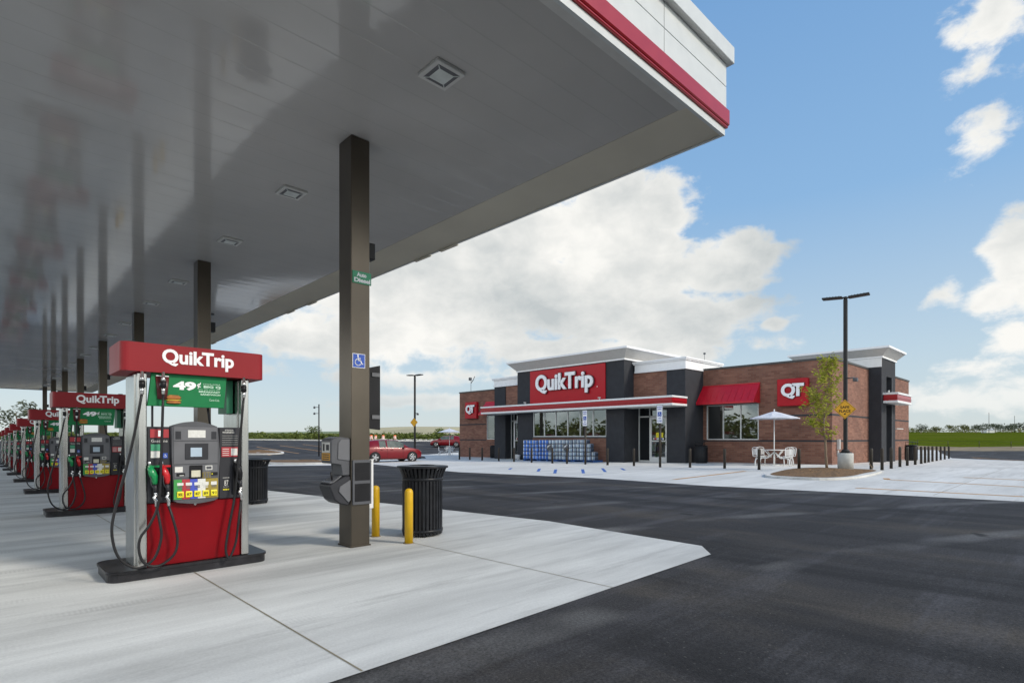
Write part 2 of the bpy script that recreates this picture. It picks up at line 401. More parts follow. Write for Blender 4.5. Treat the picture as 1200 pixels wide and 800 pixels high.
# text as meshes -------------------------------------------------------
def text_mesh(txt, off=.0, ext=.02, space=1.0, res=3, lines=1.0, align='LEFT'):
    cu = bpy.data.curves.new('txt', 'FONT'); cu.body = txt; cu.size = 1; cu.offset = off; cu.extrude = ext
    cu.space_character = space; cu.resolution_u = res; cu.space_line = lines; cu.align_x = align
    ob = bpy.data.objects.new('txt', cu); col.objects.link(ob)
    bpy.context.view_layer.update()
    me = bpy.data.meshes.new_from_object(ob.evaluated_get(bpy.context.evaluated_depsgraph_get()))
    bpy.data.objects.remove(ob); return me
def add_text(mb, txt, face, a0, a1, z0, z1, plane, off=.02, depth=.01, space=1., mi=None, res=3, lines=1., align='LEFT'):
    """fit txt in the rectangle; face '-y': a is X on the plane Y=plane; face '-x': a runs along Y (a0 left = larger Y); face 'z'"""
    me = text_mesh(txt, off, .5, space, res, lines, align)
    xs = [v.co.x for v in me.vertices]; ys = [v.co.y for v in me.vertices]
    if not xs: return
    w = max(xs)-min(xs); h = max(ys)-min(ys)
    sx = abs(a1-a0)/w; sy = (z1-z0)/h; x0 = min(xs); y0 = min(ys)
    for v in me.vertices:
        u = (v.co.x-x0)*sx; t = z0+(v.co.y-y0)*sy; d = (v.co.z+.5)*depth
        if face == '-y': v.co = Vector((a0+u, plane-d, t))
        elif face == '-x': v.co = Vector((plane-d, a0-u, t))
    me.update(); mb.mesh(me, Matrix(), mi); bpy.data.meshes.remove(me)

def wheelchair(mb, cx, cz, s, face, plane, depth=.004, mi=None):
    """white wheelchair symbol, s = height"""
    def seg(pts, w):
        for (ax, az), (bx, bz) in zip(pts, pts[1:]):
            dx, dz = bx-ax, bz-az; l = math.hypot(dx, dz) or 1; nx, nz = -dz/l*w/2, dx/l*w/2
            ex, ez = dx/l*w*.3, dz/l*w*.3
            q = [(ax+nx-ex, az+nz-ez), (bx+nx+ex, bz+nz+ez), (bx-nx+ex, bz-nz+ez), (ax-nx-ex, az-nz-ez)]
            poly(q)
    def poly(q):
        if face == '-y': mb.prism([(cx+s*u, cz+s*t) for u, t in q], 'y', plane-depth, plane, mi=mi)
        else: mb.prism([(cx-s*u, cz+s*t) for u, t in q], 'x', plane-depth, plane, mi=mi)
    poly([(-.09+.075*math.cos(a*PI/5), .40+.075*math.sin(a*PI/5)) for a in range(10)])
    seg([(-.08, .30), (-.05, .0), (.16, .0), (.27, -.30), (.36, -.27)], .085)
    seg([(-.06, .16), (.14, .16)], .07)
    seg([(-.05-.02+.27*math.cos(a), -.16+.27*math.sin(a)) for a in [math.radians(t) for t in range(115, 345, 23)]], .07)

# ------------------------------------------------------------------ ground
KINKS = [((1.6, 0), (1, 0)), ((30, 0), (1, 0)), ((50, 0), (1, 0)), ((0, -10), (0, 1)), ((0, 60), (0, 1)),
         ((85, 0), (1, 1)), ((120, 0), (1, 1)), ((160, 0), (1, 1)), ((660, 0), (1, 1))]
def sheet(name, poly, dz, m, kind=True, thick=0):
    bm = bmesh.new(); bm.faces.new([bm.verts.new((x, y, 0)) for x, y in poly])
    for (px, py), (nx, ny) in KINKS:
        bmesh.ops.bisect_plane(bm, geom=bm.verts[:]+bm.edges[:]+bm.faces[:], plane_co=(px, py, 0), plane_no=(nx, ny, 0))
    bmesh.ops.triangulate(bm, faces=bm.faces[:])
    for v in bm.verts: v.co.z = gz(v.co.x, v.co.y)+dz
    for f in bm.faces:
        f.normal_update()
        if f.normal.z < 0: f.normal_flip()
    if thick:
        r = bmesh.ops.extrude_face_region(bm, geom=bm.faces[:])
        for e in r['geom']:
            if isinstance(e, bmesh.types.BMVert): e.co.z += thick
        bmesh.ops.recalc_face_normals(bm, faces=bm.faces)
    me = bpy.data.meshes.new(name); bm.to_mesh(me); bm.free(); me.materials.append(M[m])
    o = bpy.data.objects.new(name, me); col.objects.link(o)
    return struct(o) if kind else o

sheet('ground', [(-900, -900), (1500, -900), (1500, 1500), (-900, 1500)], 0, 'field')
sheet('parking_asphalt', [(-120, -90), (40, -90), (78, -12), (81.7, 5), (78.5, 8.5), (77, 11), (77, 40), (60, 60), (40, 78), (31, 88), (-20, 138), (-120, 150)], .004, 'asphalt')
sheet('dirt_verge', [(40, -90), (78, -12), (81.7, 5), (78.5, 8.5), (77, 11), (77, 40), (82, 42), (84, 11), (92, 4), (88, -14), (50, -92)], .0025, 'dirt')
sheet('dirt_verge', [(60.5, 60), (40.5, 78), (31.5, 88), (-19, 138), (-12, 160), (40, 104), (66, 80)], .0025, 'dirt')
apron = [(16.5, -40), (15.1, 1.0), (15.0, 4), (14.8, 7.5), (15.4, 12), (14.9, 18.9), (16, 25), (17.0, 29.6), (14.6, 30.9), (12.1, 33.3),
         (10.5, 37), (12, 43), (17, 44.5), (19.65, 41), (25.4, 36.4), (28.5, 41.0), (33, 50), (46, 50), (50, 41), (50, 24), (74, 22), (77, 12), (51.5, 7.2), (45.8, 2.95), (40, -6), (34, -40)]
sheet('apron_concrete', apron, .009, 'apron')
pad = [(6.06, 3.04), (6.46, 3.36), (6.75, 6.2), (5.85, 15.9), (6.0, 60), (-8, 60), (-8, 2.86), (1.46, 2.92)]
sheet('pump_pad_concrete', pad, .009, 'pad')
# joints and stripes ---------------------------------------------------
M['joint'] = mat('joint_filler', (.24, .21, .15), .9)
M['stripe_y'] = mat('faded_yellow_line', (.50, .27, .10), .8, var=.25, scale=5)
M['stripe_b'] = mat('blue_line', (.05, .14, .42), .8, var=.25, scale=8)
def strip(name, a, b, w, m, dz=.012):
    a = Vector(a); b = Vector(b); n = (b-a).normalized(); p = Vector((-n.y, n.x))*w/2
    return sheet(name, [tuple(a+p), tuple(b+p), tuple(b-p), tuple(a-p)], dz, m)
strip('pad_joint', (1.6, 2.93), (1.6, 6.5), .012, 'joint')
strip('pad_joint', (4.1, 2.98), (4.1, 6.3), .009, 'joint')
for k in range(7):
    strip('pad_joint', (1.6, 7.2+6.82*k), (1.6, 13.2+6.82*k), .012, 'joint')
for y in (9.9, 16.7, 23.5, 30.3):
    strip('pad_joint', (-7.9, y), (6.2 if y < 14 else 5.8, y), .010, 'joint')
for x in (18.9, 22.4, 26.0, 29.2):
    if x < 23: strip('apron_joint', (x, -20), (x, 30), .012, 'joint')
for y in (2.5, 9.5, 13.1, 17.9, 21.5, 25.5):
    strip('apron_joint', (15.5, y), (26 if y > 4 else 38, y), .012, 'joint')
for a, b in (((16.4, 9.5), (22.3, 9.72)), ((20.3, 4.42), (19.3, 1.0)), ((22.7, 2.9), (22.2, 1.0)), ((16.5, 4.3), (16.3, 1.0)),
             ((54.1, 6.4), (45.8, 2.75)), ((20.9, 4.6), (20.3, 4.42)), ((45.8, 2.75), (40, -6.2))):
    strip('parking_stripe', a, b, .17, 'stripe_y')
for x in (20.0, 22.9, 25.9, 28.9, 32.0):
    strip('parking_stripe', (x, 61.8), (x, 75.0), .16, 'stripe_y', .008)
for a, b in (((19.0, 18.0), (17.2, 16.4)), ((18.9, 16.9), (16.6, 14.9)), ((19.7, 16.0), (17.3, 14.0)), ((20.9, 15.8), (18.6, 13.9)), ((21.4, 15.1), (20.1, 14.0)), ((18.6, 19.5), (17.6, 18.6))):
    strip('accessible_bay_hatch', a, b, .13, 'stripe_b')
strip('accessible_bay_hatch', (16.55, 13.4), (17.1, 12.9), .10, 'stripe_b')

# kerbed islands -------------------------------------------------------
def inset(poly, d):
    cx = sum(p[0] for p in poly)/len(poly); cy = sum(p[1] for p in poly)/len(poly); o = []
    for x, y in poly:
        l = math.hypot(x-cx, y-cy); k = max(0, (l-d)/l); o.append((cx+(x-cx)*k, cy+(y-cy)*k))
    return o
def island(poly, h=.12, kw=.18, name='tree_bed', smooth=True):
    P = []
    n = len(poly)
    for i in range(n):      # Catmull-Rom rounding
        a, b, c, d = [Vector(poly[(i+k-1) % n]) for k in range(4)]
        for k in range(4):
            t = k/4; P.append(tuple(.5*((2*b)+(c-a)*t+(2*a-5*b+4*c-d)*t*t+(3*b-a-3*c+d)*t**3)))
    sheet(name+'_kerb', P, .010, 'apron', thick=h)
    I = inset(P, kw); cx = sum(p[0] for p in I)/len(I); cy = sum(p[1] for p in I)/len(I)
    bm = bmesh.new(); rings = []
    for k in (1, .85, .6, .3):
        rings.append([bm.verts.new((cx+(x-cx)*k, cy+(y-cy)*k, gz(x, y)+h+.016+.11*(1-k)+random.uniform(-.015, .02)*(k < 1))) for x, y in I])
    m_ = len(I)
    for a, b in zip(rings, rings[1:]):
        for i in range(m_): bm.faces.new((a[i], a[(i+1) % m_], b[(i+1) % m_], b[i]))
    bm.faces.new(rings[-1])
    bmesh.ops.recalc_face_normals(bm, faces=bm.faces)
    me = bpy.data.meshes.new(name); bm.to_mesh(me); bm.free(); me.materials.append(M['mulch'])
    o = bpy.data.objects.new(name, me); col.objects.link(o); struct(o)
island([(19.1, 7.6), (18.7, 6.5), (18.9, 5.7), (20.2, 5.25), (22.8, 5.3), (24.6, 5.6), (25.3, 6.7), (25.2, 8.3), (23.4, 8.6), (21, 8.3)], .07, .25)
island([(20.5, 66), (22, 63.5), (24, 62.5), (25, 64), (24.5, 68), (21.5, 69)], .13, .3, 'parking_island')
island([(13.0, 36.5), (14.5, 33.5), (16.5, 33.0), (18, 36), (16.5, 41), (14, 41)], .10, .5, 'parking_island')
# far kerb line of the left lot
for a, b in (((41.5, 76.6), (61, 59.4)), ((31, 88.4), (41.5, 76.6)), ((-18, 137), (31, 88.4))):
    a_ = Vector(a); b_ = Vector(b); n_ = (b_-a_).normalized(); p_ = Vector((-n_.y, n_.x))*.12
    sheet('lot_kerb', [tuple(a_+p_), tuple(b_+p_), tuple(b_-p_), tuple(a_-p_)], .006, 'apron', thick=.15)

# ------------------------------------------------------------------ fuel dispenser
def dispenser(num):
    R = empty('fuel_dispenser', (1.6, 6.45, gz(1.6, 6.45)+.009), 0, '', 'fuel dispenser')
    # island base with rounded ends
    def rrect(x0, x1, y0, y1, r, n=5):
        o = []
        for cx, cy, a0 in ((x1-r, y1-r, 0), (x0+r, y1-r, 90), (x0+r, y0+r, 180), (x1-r, y0+r, 270)):
            for k in range(n+1):
                a = math.radians(a0+90*k/n); o.append((cx+r*math.cos(a), cy+r*math.sin(a)))
        return o
    b = MB(); b.prism(rrect(-.725, .745, -.01, .72, .11), 'z', 0, .075); b.prism(rrect(-.737, .757, -.022, .732, .115), 'z', .078, .105, bev=.006)
    b.build('base', 'kerb', R)
    for s, x0 in ((0, -.49), (1, .465)):
        b = MB(); b.box(x0, x0+.08, .0, .62, .107, 2.03, .012, 2); b.box(x0-.012, x0+.092, .10, .52, .107, 2.025, .01); b.build('side_post', 'steel', R)
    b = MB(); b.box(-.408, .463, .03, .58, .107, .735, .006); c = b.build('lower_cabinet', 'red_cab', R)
    b = MB(); b.lathe(0, 0, [(.012, 0), (.012, .006)], 12)
    for v in b.bm.verts: v.co = Vector((v.co.x+.02, .03-v.co.z, v.co.y+.70))
    b.build('lock', 'chrome', c)
    # side consoles
    b = MB(); b.box(-.408, -.2, .005, .56, .738, 1.50, .008); b.box(.242, .463, .005, .56, .738, 1.50, .008)
    b.box(-.2, .242, .08, .56, .738, 1.49); con = b.build('console', 'dark', R)
    # holster recesses
    for x0, x1, z0, z1 in ((-.372, -.292, .80, 1.09), (-.285, -.21, .80, 1.09), (.375, .457, .78, 1.10)):
        b = MB(); b.box(x0, x1, -.008, .0045, z0, z1, .003); b.box(x0, x0+.008, -.028, -.0085, z0+.02, z1); b.box(x1-.008, x1, -.028, -.0085, z0+.02, z1)
        b.build('nozzle_holster', 'black', con)
    b = MB(); b.box(-.372, -.292, -.012, .0045, 1.095, 1.115); b.build('holster_tab', 'green_btn', con)
    b = MB(); b.box(-.285, -.21, -.012, .0045, 1.095, 1.115); b.build('holster_tab', 'red_btn', con)
    b = MB(); b.box(-.385, -.225, -.003, .004, 1.39, 1.475); p = b.build('number_plate', 'panel_red', con)
    b = MB(); add_text(b, str(num), '-y', -.318, -.292, 1.402, 1.463, -.0035, .03, .002); b.build('plate_number', 'letter', con)
    b = MB(); add_text(b, 'Gasoline', '-y', -.375, -.235, 1.345, 1.372, .0045, .0, .002); b.build('lettering', 'label', con)
    b = MB(); b.box(-.38, -.3, -.003, .004, 1.26, 1.325, mi=0); b.box(-.38, -.3, -.003, .004, 1.19, 1.257, mi=1); b.build('sticker', ['green_lt', 'label'], con)
    b = MB(); b.box(-.275, -.235, -.003, .004, 1.185, 1.235); p = b.build('wheelchair_sticker', 'blue', con)
    b = MB(); wheelchair(b, -.255, 1.21, .036, '-y', -.0035, .002); b.build('wheelchair_symbol', 'letter', con)
    b = MB(); add_text(b, 'ATTENTION', '-y', .30, .385, 1.462, 1.478, .0045, .01, .002); add_text(b, 'WARNING', '-y', .275, .395, 1.438, 1.456, .0045, .015, .002)
    for k in range(5): b.box(.272, .43, .0025, .0045, 1.315+.024*k, 1.317+.024*k)
    b.build('lettering', 'label', con)
    b = MB(); b.box(.266, .43, -.003, .004, 1.185, 1.29, mi=0)
    for k in range(4): b.box(.275, .34, -.0045, -.0035, 1.20+.022*k, 1.206+.022*k, mi=1)
    b.box(.36, .425, -.0045, -.0035, 1.20, 1.275, mi=1); b.build('sticker', ['panel_red', 'label'], con)
    b = MB(); add_text(b, 'MINIMUM', '-y', .28, .345, .955, .966, .0045, .0, .002); add_text(b, '87', '-y', .295, .335, .875, .935, .0045, .0, .002, res=2)
    add_text(b, 'OCTANE', '-y', .285, .34, .86, .868, .0045, 0, .002); b.build('lettering', 'label', con)
    b = MB()
    for k in range(3): b.box(.282+.022*k, .299+.022*k, -.0, .0045, .828, .842)
    b.build('price_mark', 'btn', con)
    # centre head, with bowed top and bottom and a cheeked outline
    top = [(-.215+.44*i/12, 1.505+.052*math.sin(PI*i/12)) for i in range(13)]
    bot = [(.228-.42*i/12, .742-.03*math.sin(PI*i/12)) for i in range(13)]
    b = MB(); b.prism(top+[(.242, 1.2)]+bot+[(-.205, 1.2)], 'y', -.035, .08, bev=.012)
    # recessed border line
    head = b.build('control_head', 'dark2', R)
    b = MB(); b.box(-.19, .215, -.0405, -.0355, 1.36, 1.50, .002); b.box(-.19, .218, -.0405, -.0355, 1.12, 1.352, .002)
    b.box(-.185, .216, -.0405, -.0355, .985, 1.112, .002); b.build('face_panel', 'dark3', head)
    for x0 in (-.175, .155):
        b = MB(); b.box(x0, x0+.05, -.043, -.041, 1.375, 1.455); b.build('speaker_grille', 'dark', head)
    b = MB(); b.box(-.062, .1, -.044, -.041, 1.39, 1.468, .001); b.build('notice', 'label', head)
    b = MB(); b.box(-.09, .125, -.046, -.041, 1.165, 1.33, .003); p = b.build('screen_bezel', 'dark', head)
    b = MB(); b.box(-.04, .065, -.05, -.0465, 1.195, 1.288, .001); b.build('screen', 'lcd', head)
    b = MB(); b.box(-.18, -.11, -.043, -.041, 1.04, 1.095, mi=0); b.box(-.165, -.09, -.047, -.041, 1.0, 1.03, mi=1); b.box(-.14, -.10, -.049, -.0475, 1.003, 1.01, mi=0)
    b.build('receipt_slot', ['label', 'black'], head)
    b = MB(); b.box(-.05, .07, -.052, -.041, .97, 1.105, .004); p = b.build('card_reader', 'black', head)
    b = MB(); b.box(-.035, .05, -.056, -.0525, .985, 1.055, .002); b.build('reader_pad', 'beige', head)
    b = MB(); b.box(.10, .165, -.043, -.041, 1.055, 1.10); b.box(.108, .157, -.0445, -.0435, 1.063, 1.092, mi=1); b.build('sticker', ['label', 'dark2'], head)
    b = MB(); b.box(.07, .15, -.047, -.041, .968, 1.03, .003); p = b.build('keypad', 'olive', head)
    b = MB()
    for i in range(3):
        for j in range(3): b.box(.079+.024*i, .097+.024*i, -.051, -.0475, .975+.018*j, .989+.018*j)
    b.build('keys', 'dark3', head)
    b = MB(); b.box(.155, .215, -.046, -.041, .995, 1.03); b.box(.157, .167, -.048, -.0465, 1.005, 1.018, mi=1); b.build('card_slot', ['black', 'btn'], head)
    xs = [-.19, -.118, -.045, .025, .10, .22]
    for i, mm in enumerate(('panel_green', 'panel_red', 'panel_blue', 'label', 'olive')):
        b = MB(); b.box(xs[i]+(.002 if i else -.0), xs[i+1], -.044, -.036, .765, .965); p = b.build('grade_panel', mm, head)
        b = MB(); x = -.133+.078*i+.0; b.box(x-.028, x+.028, -.0475, -.0445, .905-.002*i, .932, mi=0)
        b.box(x-.022, x+.022, -.0475, -.0445, .874, .882, mi=1); b.box(x-.022, x+.022, -.0475, -.0445, .89, .897, mi=1); b.build('price_tag', ['label', mm if mm == 'label' else 'dark3'], head)
        b = MB(); b.box(x-.031, x+.031, -.056, -.0445, .782, .846, .006, 2); p2 = b.build('grade_button', 'btn', head)
        b = MB(); add_text(b, ['DIESEL', '87', '87', '89', '91'][i], '-y', x-.02, x+.02, .80, .828, -.0565, .01, .0015, res=2); b.build('lettering', 'black', head)
    # nozzles: body, spout elbow, swivel
    def nozzle(x, z, mm, name='nozzle'):
        b = MB(); b.tube([(x-.01, .0, z+.12), (x-.015, -.045, z+.10), (x, -.062, z+.05), (x+.015, -.058, z), (x+.02, -.05, z-.05)], [.022, .03, .036, .036, .03, .024], 10)
        n = b.build(name, mm, R)
        b = MB(); b.tube([(x-.012, .0, z+.12), (x-.02, -.02, z+.17)], .013, 8, 1); b.build('spout', 'chrome', n)
        b = MB(); b.tube([(x+.022, -.05, z-.06), (x+.025, -.05, z-.13)], .021, 8, 1); b.tube([(x-.022, -.085, z+.03), (x-.02, -.095, z-.05), (x+.01, -.075, z-.10)], .006, 6); b.build('handle', 'dark', n)
        b = MB(); b.tube([(x+.025, -.05, z-.135), (x+.03, -.05, z-.165), (x+.012, -.06, z-.185), (x+.03, -.06, z-.215), (x+.032, -.06, z-.275)], .016, 8, 2); b.build('swivel', 'chrome', n)
    nozzle(-.375, .985, 'green_btn'); nozzle(-.27, .985, 'red_btn'); nozzle(.415, .99, 'black')
    H1 = [(-.47, 1.83), (-.53, 1.44), (-.60, 1.09), (-.68, .74), (-.71, .52), (-.68, .32), (-.61, .2), (-.49, .14), (-.37, .21), (-.31, .4), (-.32, .54), (-.343, .72)]
    H2 = [(-.29, 1.84), (-.31, 1.17), (-.33, .77), (-.40, .56), (-.49, .42), (-.49, .26), (-.43, .16), (-.32, .14), (-.20, .23), (-.17, .38), (-.21, .59), (-.238, .72)]
    H3 = [(.46, 1.84), (.41, 1.23), (.37, .79), (.32, .5), (.28, .25), (.29, .145), (.32, .12), (.38, .28), (.41, .53), (.447, .73)]
    for i, h in enumerate((H1, H2, H3)):
        yy = [-.10, -.085, -.10][i]
        b = MB(); n = len(h)
        pts = [(x, yy + (.04 if k == n-1 else 0) - .03*math.sin(PI*k/(n-1))*(i == 1), z) for k, (x, z) in enumerate(h)]
        b.tube(pts, .0125, 8, 4); ho = b.build('hose', 'hose', R)
        x, z = h[0]
        b = MB(); b.cyl(x, yy, z-.02, z+.05, .016, .018, 12); b.build('coupling', 'chrome', ho)
        b = MB(); b.lathe(x, yy, [(.022, z+.105), (.018, z+.145), (.016, z+.146), (.014, z+.2)], 12); b.build('coupling', 'chrome', ho)
        b = MB(); b.cyl(x, yy, z+.045, z+.108, .027, .027, 12); b.build('breakaway', 'black', ho)
    # promo sign
    b = MB(); b.prism([(-.375, 2.035), (.315, 2.035), (.288, 1.705), (-.41, 1.705)], 'y', -.012, .03, bev=.003)
    g = b.build('promo_sign', 'green', R)
    b = MB(); add_text(b, '49', '-y', -.19, .02, 1.875, 1.965, -.0125, .05, .003); add_text(b, '¢', '-y', .03, .065, 1.90, 1.965, -.0125, .01, .003); b.build('lettering', 'letter', g)
    b = MB()
    for t, x0, x1, z0, z1, o in (('COCA-COLA', .085, .25, 1.943, 1.957, .0), ('BIG Q', .09, .255, 1.905, 1.935, .04), ('ANY SIZE WITH ANY', .04, .25, 1.889, 1.897, 0), ('BREAKFAST', .045, .25, 1.861, 1.879, .03), ('SANDWICH', .06, .25, 1.833, 1.851, .03), ('Coca-Cola', .145, .24, 1.775, 1.797, 0)):
        add_text(b, t, '-y', x0, x1, z0, z1, -.0125, o, .002, res=2)
    b.build('lettering', 'pale_text', g)
    b = MB(); b.lathe(0, 0, [(.042, 1.775), (.06, 2.0)], 16)
    for v in b.bm.verts: v.co = Vector((-.285+v.co.x, -.02+v.co.y*.12, v.co.z))
    b.build('cup_picture', 'cup', g)
    b = MB(); add_text(b, 'Q', '-y', -.31, -.265, 1.885, 1.945, -.030, .04, .002); b.box(-.34, -.23, -.034, -.0125, 2.0, 2.008)
    b.build('lettering', 'letter', g)
    b = MB()
    for z0, z1, rx, mi in ((1.735, 1.762, .066, 0), (1.765, 1.775, .072, 1), (1.778, 1.82, .066, 0)):
        b2 = MB(); b2.lathe(0, 0, [(rx*.75, z0), (rx, z0+(z1-z0)*.3), (rx*.97, z0+(z1-z0)*.6), (rx*.6, z1)], 16)
        for v in b2.bm.verts: v.co = Vector((-.185+v.co.x, -.022+v.co.y*.15, v.co.z))
        b._merge(b2.bm, mi)
    b.build('sandwich_picture', ['bread', 'cheese'], g)
    b = MB(); b.box(.375, .44, .2, .5, 1.66, 2.025); b.build('side_card', 'green_lt', R)
    b = MB(); b.box(-.36, -.345, .06, .09, 1.5, 2.03); b.build('sign_bracket', 'dark', R)
    b = MB(); b.tube([(.16, .1, 1.705), (.2, .15, 1.5)], .012, 6, 1); b.build('sign_bracket', 'dark', R)
    # header
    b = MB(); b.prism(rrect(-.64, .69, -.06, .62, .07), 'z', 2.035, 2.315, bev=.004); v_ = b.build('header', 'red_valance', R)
    b = MB(); add_text(b, 'QuikTrip', '-y', -.295, .37, 2.09, 2.275, -.0605, .033, .005, 1.0, res=4); b.build('lettering', 'letter', v_)
    for x0, y0 in ((-.55, .1), (.40, .2)):
        b = MB(); b.box(x0, x0+.07, y0, y0+.1, 2.3155, 2.343); b.build('header_cap', 'dark', v_)
    return R
words = ['nearest red fuel dispenser, numbered 1, with green and red nozzles and looped black hoses',
         'red fuel dispenser numbered 3, the second of the row, seen whole behind the nearest one',
         'third red fuel dispenser of the row, numbered 5, mostly hidden by dispenser 3',
         'fourth red fuel dispenser of the row counted from the nearest',
         'fifth red fuel dispenser of the row counted from the nearest',
         'sixth red fuel dispenser of the row counted from the nearest',
         'seventh red fuel dispenser of the row, second from the far end',
         'farthest red fuel dispenser, last of the row at the left edge']
protoD = dispenser(1); tag(protoD, words[0], 'fuel dispenser', 'fuel dispensers in a row under the canopy')
for k in range(1, 8):
    if True:
        o = protoD.copy(); col.objects.link(o)
        for ch in protoD.children:
            c = ch.copy(); col.objects.link(c); c.parent = o
            for g2 in ch.children:
                if g2.name.startswith('number_plate'):
                    b = MB(); b.box(-.385, -.225, -.003, .004, 1.39, 1.475)
                    b.build('number_plate', 'panel_red', c)
                    b = MB(); add_text(b, str(2*k+1), '-y', -.318 if k < 5 else -.35, -.292 if k < 5 else -.262, 1.402, 1.463, -.0035, .03, .002); b.build('plate_number', 'letter', c)
                elif g2.name.startswith('plate_number'): pass
                else:
                    d = g2.copy(); col.objects.link(d); d.parent = c
    y = 6.45+6.82*k
    o.location = (1.6, y, gz(1.6, y)+.009); o['label'] = words[k]

# ------------------------------------------------------------------ canopy
CX0, CX1, CY0, CY1, CZ = -3.6, 6.75, 3.2, 57.6, 5.2
canopy = empty('fuel_canopy', (CX0, CY0, CZ), 0, 'huge flat white fuel canopy with glossy grey underside and red edge stripe', 'canopy')
O = canopy.location.copy()
def cb(b, name, m, parent=canopy, **k): return b.build(name, m, parent, origin=O, **k)
b = MB(); b.box(CX0+.12, CX1-.85, CY0+.14, CY1-.14, CZ+.02, CZ+.06); cb(b, 'soffit', 'soffit')
b = MB()   # perimeter lip under the edge (slopes down from the deck to the fascia)
b.prism([(CX1-.86, CZ+.016), (CX1-.012, CZ-.0), (CX1-.012, CZ+.05), (CX1-.86, CZ+.05)], 'y', CY0+.015, CY1-.015)
cb(b, 'edge_lip', 'tan')
b = MB(); b.box(CX0+.01, CX1-.87, CY0+.012, CY0+.135, CZ, CZ+.05); b.box(CX0+.01, CX1-.87, CY1-.135, CY1-.012, CZ, CZ+.05)
b.box(CX0+.01, CX0+.115, CY0+.14, CY1-.14, CZ, CZ+.05); cb(b, 'edge_lip', 'offwhite')
def ring(z0, z1, out, m, name, bev=0, th=.04):
    b = MB()
    b.box(CX0-out, CX1+out, CY0-out, CY0-out+th, z0, z1, bev); b.box(CX0-out, CX1+out, CY1+out-th, CY1+out, z0, z1, bev)
    b.box(CX0-out, CX0-out+th, CY0-out+th+.001, CY1+out-th-.001, z0, z1, bev); b.box(CX1+out-th, CX1+out, CY0-out+th+.001, CY1+out-th-.001, z0, z1, bev)
    return cb(b, name, m)
ring(CZ-.012, CZ+.075, .0, 'fascia_white', 'fascia_strip')
ring(CZ+.078, CZ+.105, .03, 'red', 'fascia_bead', .008)
ring(CZ+.108, CZ+.305, .045, 'red', 'fascia_stripe', .012)
ring(CZ+.310, CZ+.590, .012, 'fascia_white', 'fascia_panel')
ring(CZ+.602, CZ+.880, .012, 'fascia_white', 'fascia_panel')
ring(CZ+.05, CZ+.90, -.01, 'dark', 'fascia_backing')
ring(CZ+.882, CZ+1.09, .085, 'fascia_white', 'fascia_cap', .006, .12)
b = MB(); b.box(CX0+.1, CX1-.1, CY0+.1, CY1-.1, CZ+.80, CZ+.86); cb(b, 'roof_deck', 'offwhite')
# panel joints on the near fascia and joint covers along the edge
b = MB()
for x in (-1.3, 1.0, 3.35, 5.3): b.box(x, x+.006, CY0-.0135, CY0-.0125, CZ+.31, CZ+.88)
cb(b, 'fascia_joint', 'char_lt')
for y in (8.6, 9.5, 14.9, 16.4, 24.0, 31.0):
    b = MB(); b.box(CX1-.05, CX1+.02, y, y+.55, CZ-.03, CZ-.0125); cb(b, 'edge_cover', 'tan')
for k in range(8):
    y = 6.6+6.82*k
    zb = gz(3.5, y)+.009
    b = MB(); b.box(3.37, 3.63, y-.15, y+.18, zb, CZ+.018, .008, 1)
    b.box(3.36, 3.64, y-.16, y+.19, zb, zb+.02)
    c = cb(b, 'column', 'bronze')
    b = MB(); b.box(3.632, 3.73, y-.12, y+.04, 3.72, 3.93, .008); cb(b, 'speaker', 'black', c)
    for dy in (-1.88, 2.0):
        b = MB(); x, yy = 3.49, y+dy
        b.box(x-.18, x+.18, yy-.18, yy+.18, CZ-.018, CZ+.019, .006); f = cb(b, 'ceiling_light', 'offwhite')
        b = MB(); b.box(x-.135, x+.135, yy-.135, yy+.135, CZ-.021, CZ-.0185, mi=0); b.box(x-.095, x+.095, yy-.095, yy+.095, CZ-.026, CZ-.0215, .002, mi=1)
        for a in (-1, 1):
            for c_ in (-1, 1): b.tube([(x+.09*a, yy+.09*c_, CZ-.023), (x+.132*a, yy+.132*c_, CZ-.022)], .006, 6, 1, mi=1)
        cb(b, 'lens', ['dark3', 'lens'], f)
b = MB(); b.cyl(5.1, 18.7, CZ-.35, CZ+.0, .012, n=8); b.lathe(5.1, 18.7, [(.02, CZ-.52), (.075, CZ-.46), (.085, CZ-.40), (.03, CZ-.35)], 16); b.box(5.02, 5.18, 18.62, 18.78, CZ-.03, CZ+.001); cb(b, 'dome_camera', 'dark2')

# column equipment --------------------------------------------------------
def flat_sign(name, x0, x1, z0, z1, y, m, label, cat, th=.006):
    b = MB(); b.box(x0, x1, y-th, y-.001, z0, z1); o = b.build(name, m, None, origin=((x0+x1)/2, y, z0)); tag(o, label, cat); return o
cy = 6.45
s1 = empty('fuel_type_sign', (3.5, cy, 3.36), 0, 'green Auto Diesel sign high on the nearest canopy column', 'sign')
b = MB(); b.box(3.385, 3.645, cy-.010, cy-.001, 3.36, 3.515, .001); b.build('panel', 'green_lt', s1, origin=s1.location)
b = MB(); add_text(b, 'Auto', '-y', 3.44, 3.575, 3.445, 3.50, cy-.0105, .035, .003, .95); add_text(b, 'Diesel', '-y', 3.405, 3.63, 3.375, 3.43, cy-.0105, .035, .003, .95); b.build('lettering', 'letter', s1, origin=s1.location)
s2 = empty('accessible_sign', (3.47, cy, 2.3), 0, 'square blue wheelchair sign halfway up the nearest canopy column', 'sign')
b = MB(); b.box(3.385, 3.56, cy-.006, cy-.001, 2.29, 2.47, mi=0); b.box(3.392, 3.553, cy-.0085, cy-.0065, 2.297, 2.463, mi=1); b.build('panel', ['letter', 'blue'], s2, origin=s2.location)
b = MB(); wheelchair(b, 3.47, 2.385, .15, '-y', cy-.009, .003); b.build('wheelchair_symbol', 'letter', s2, origin=s2.location)

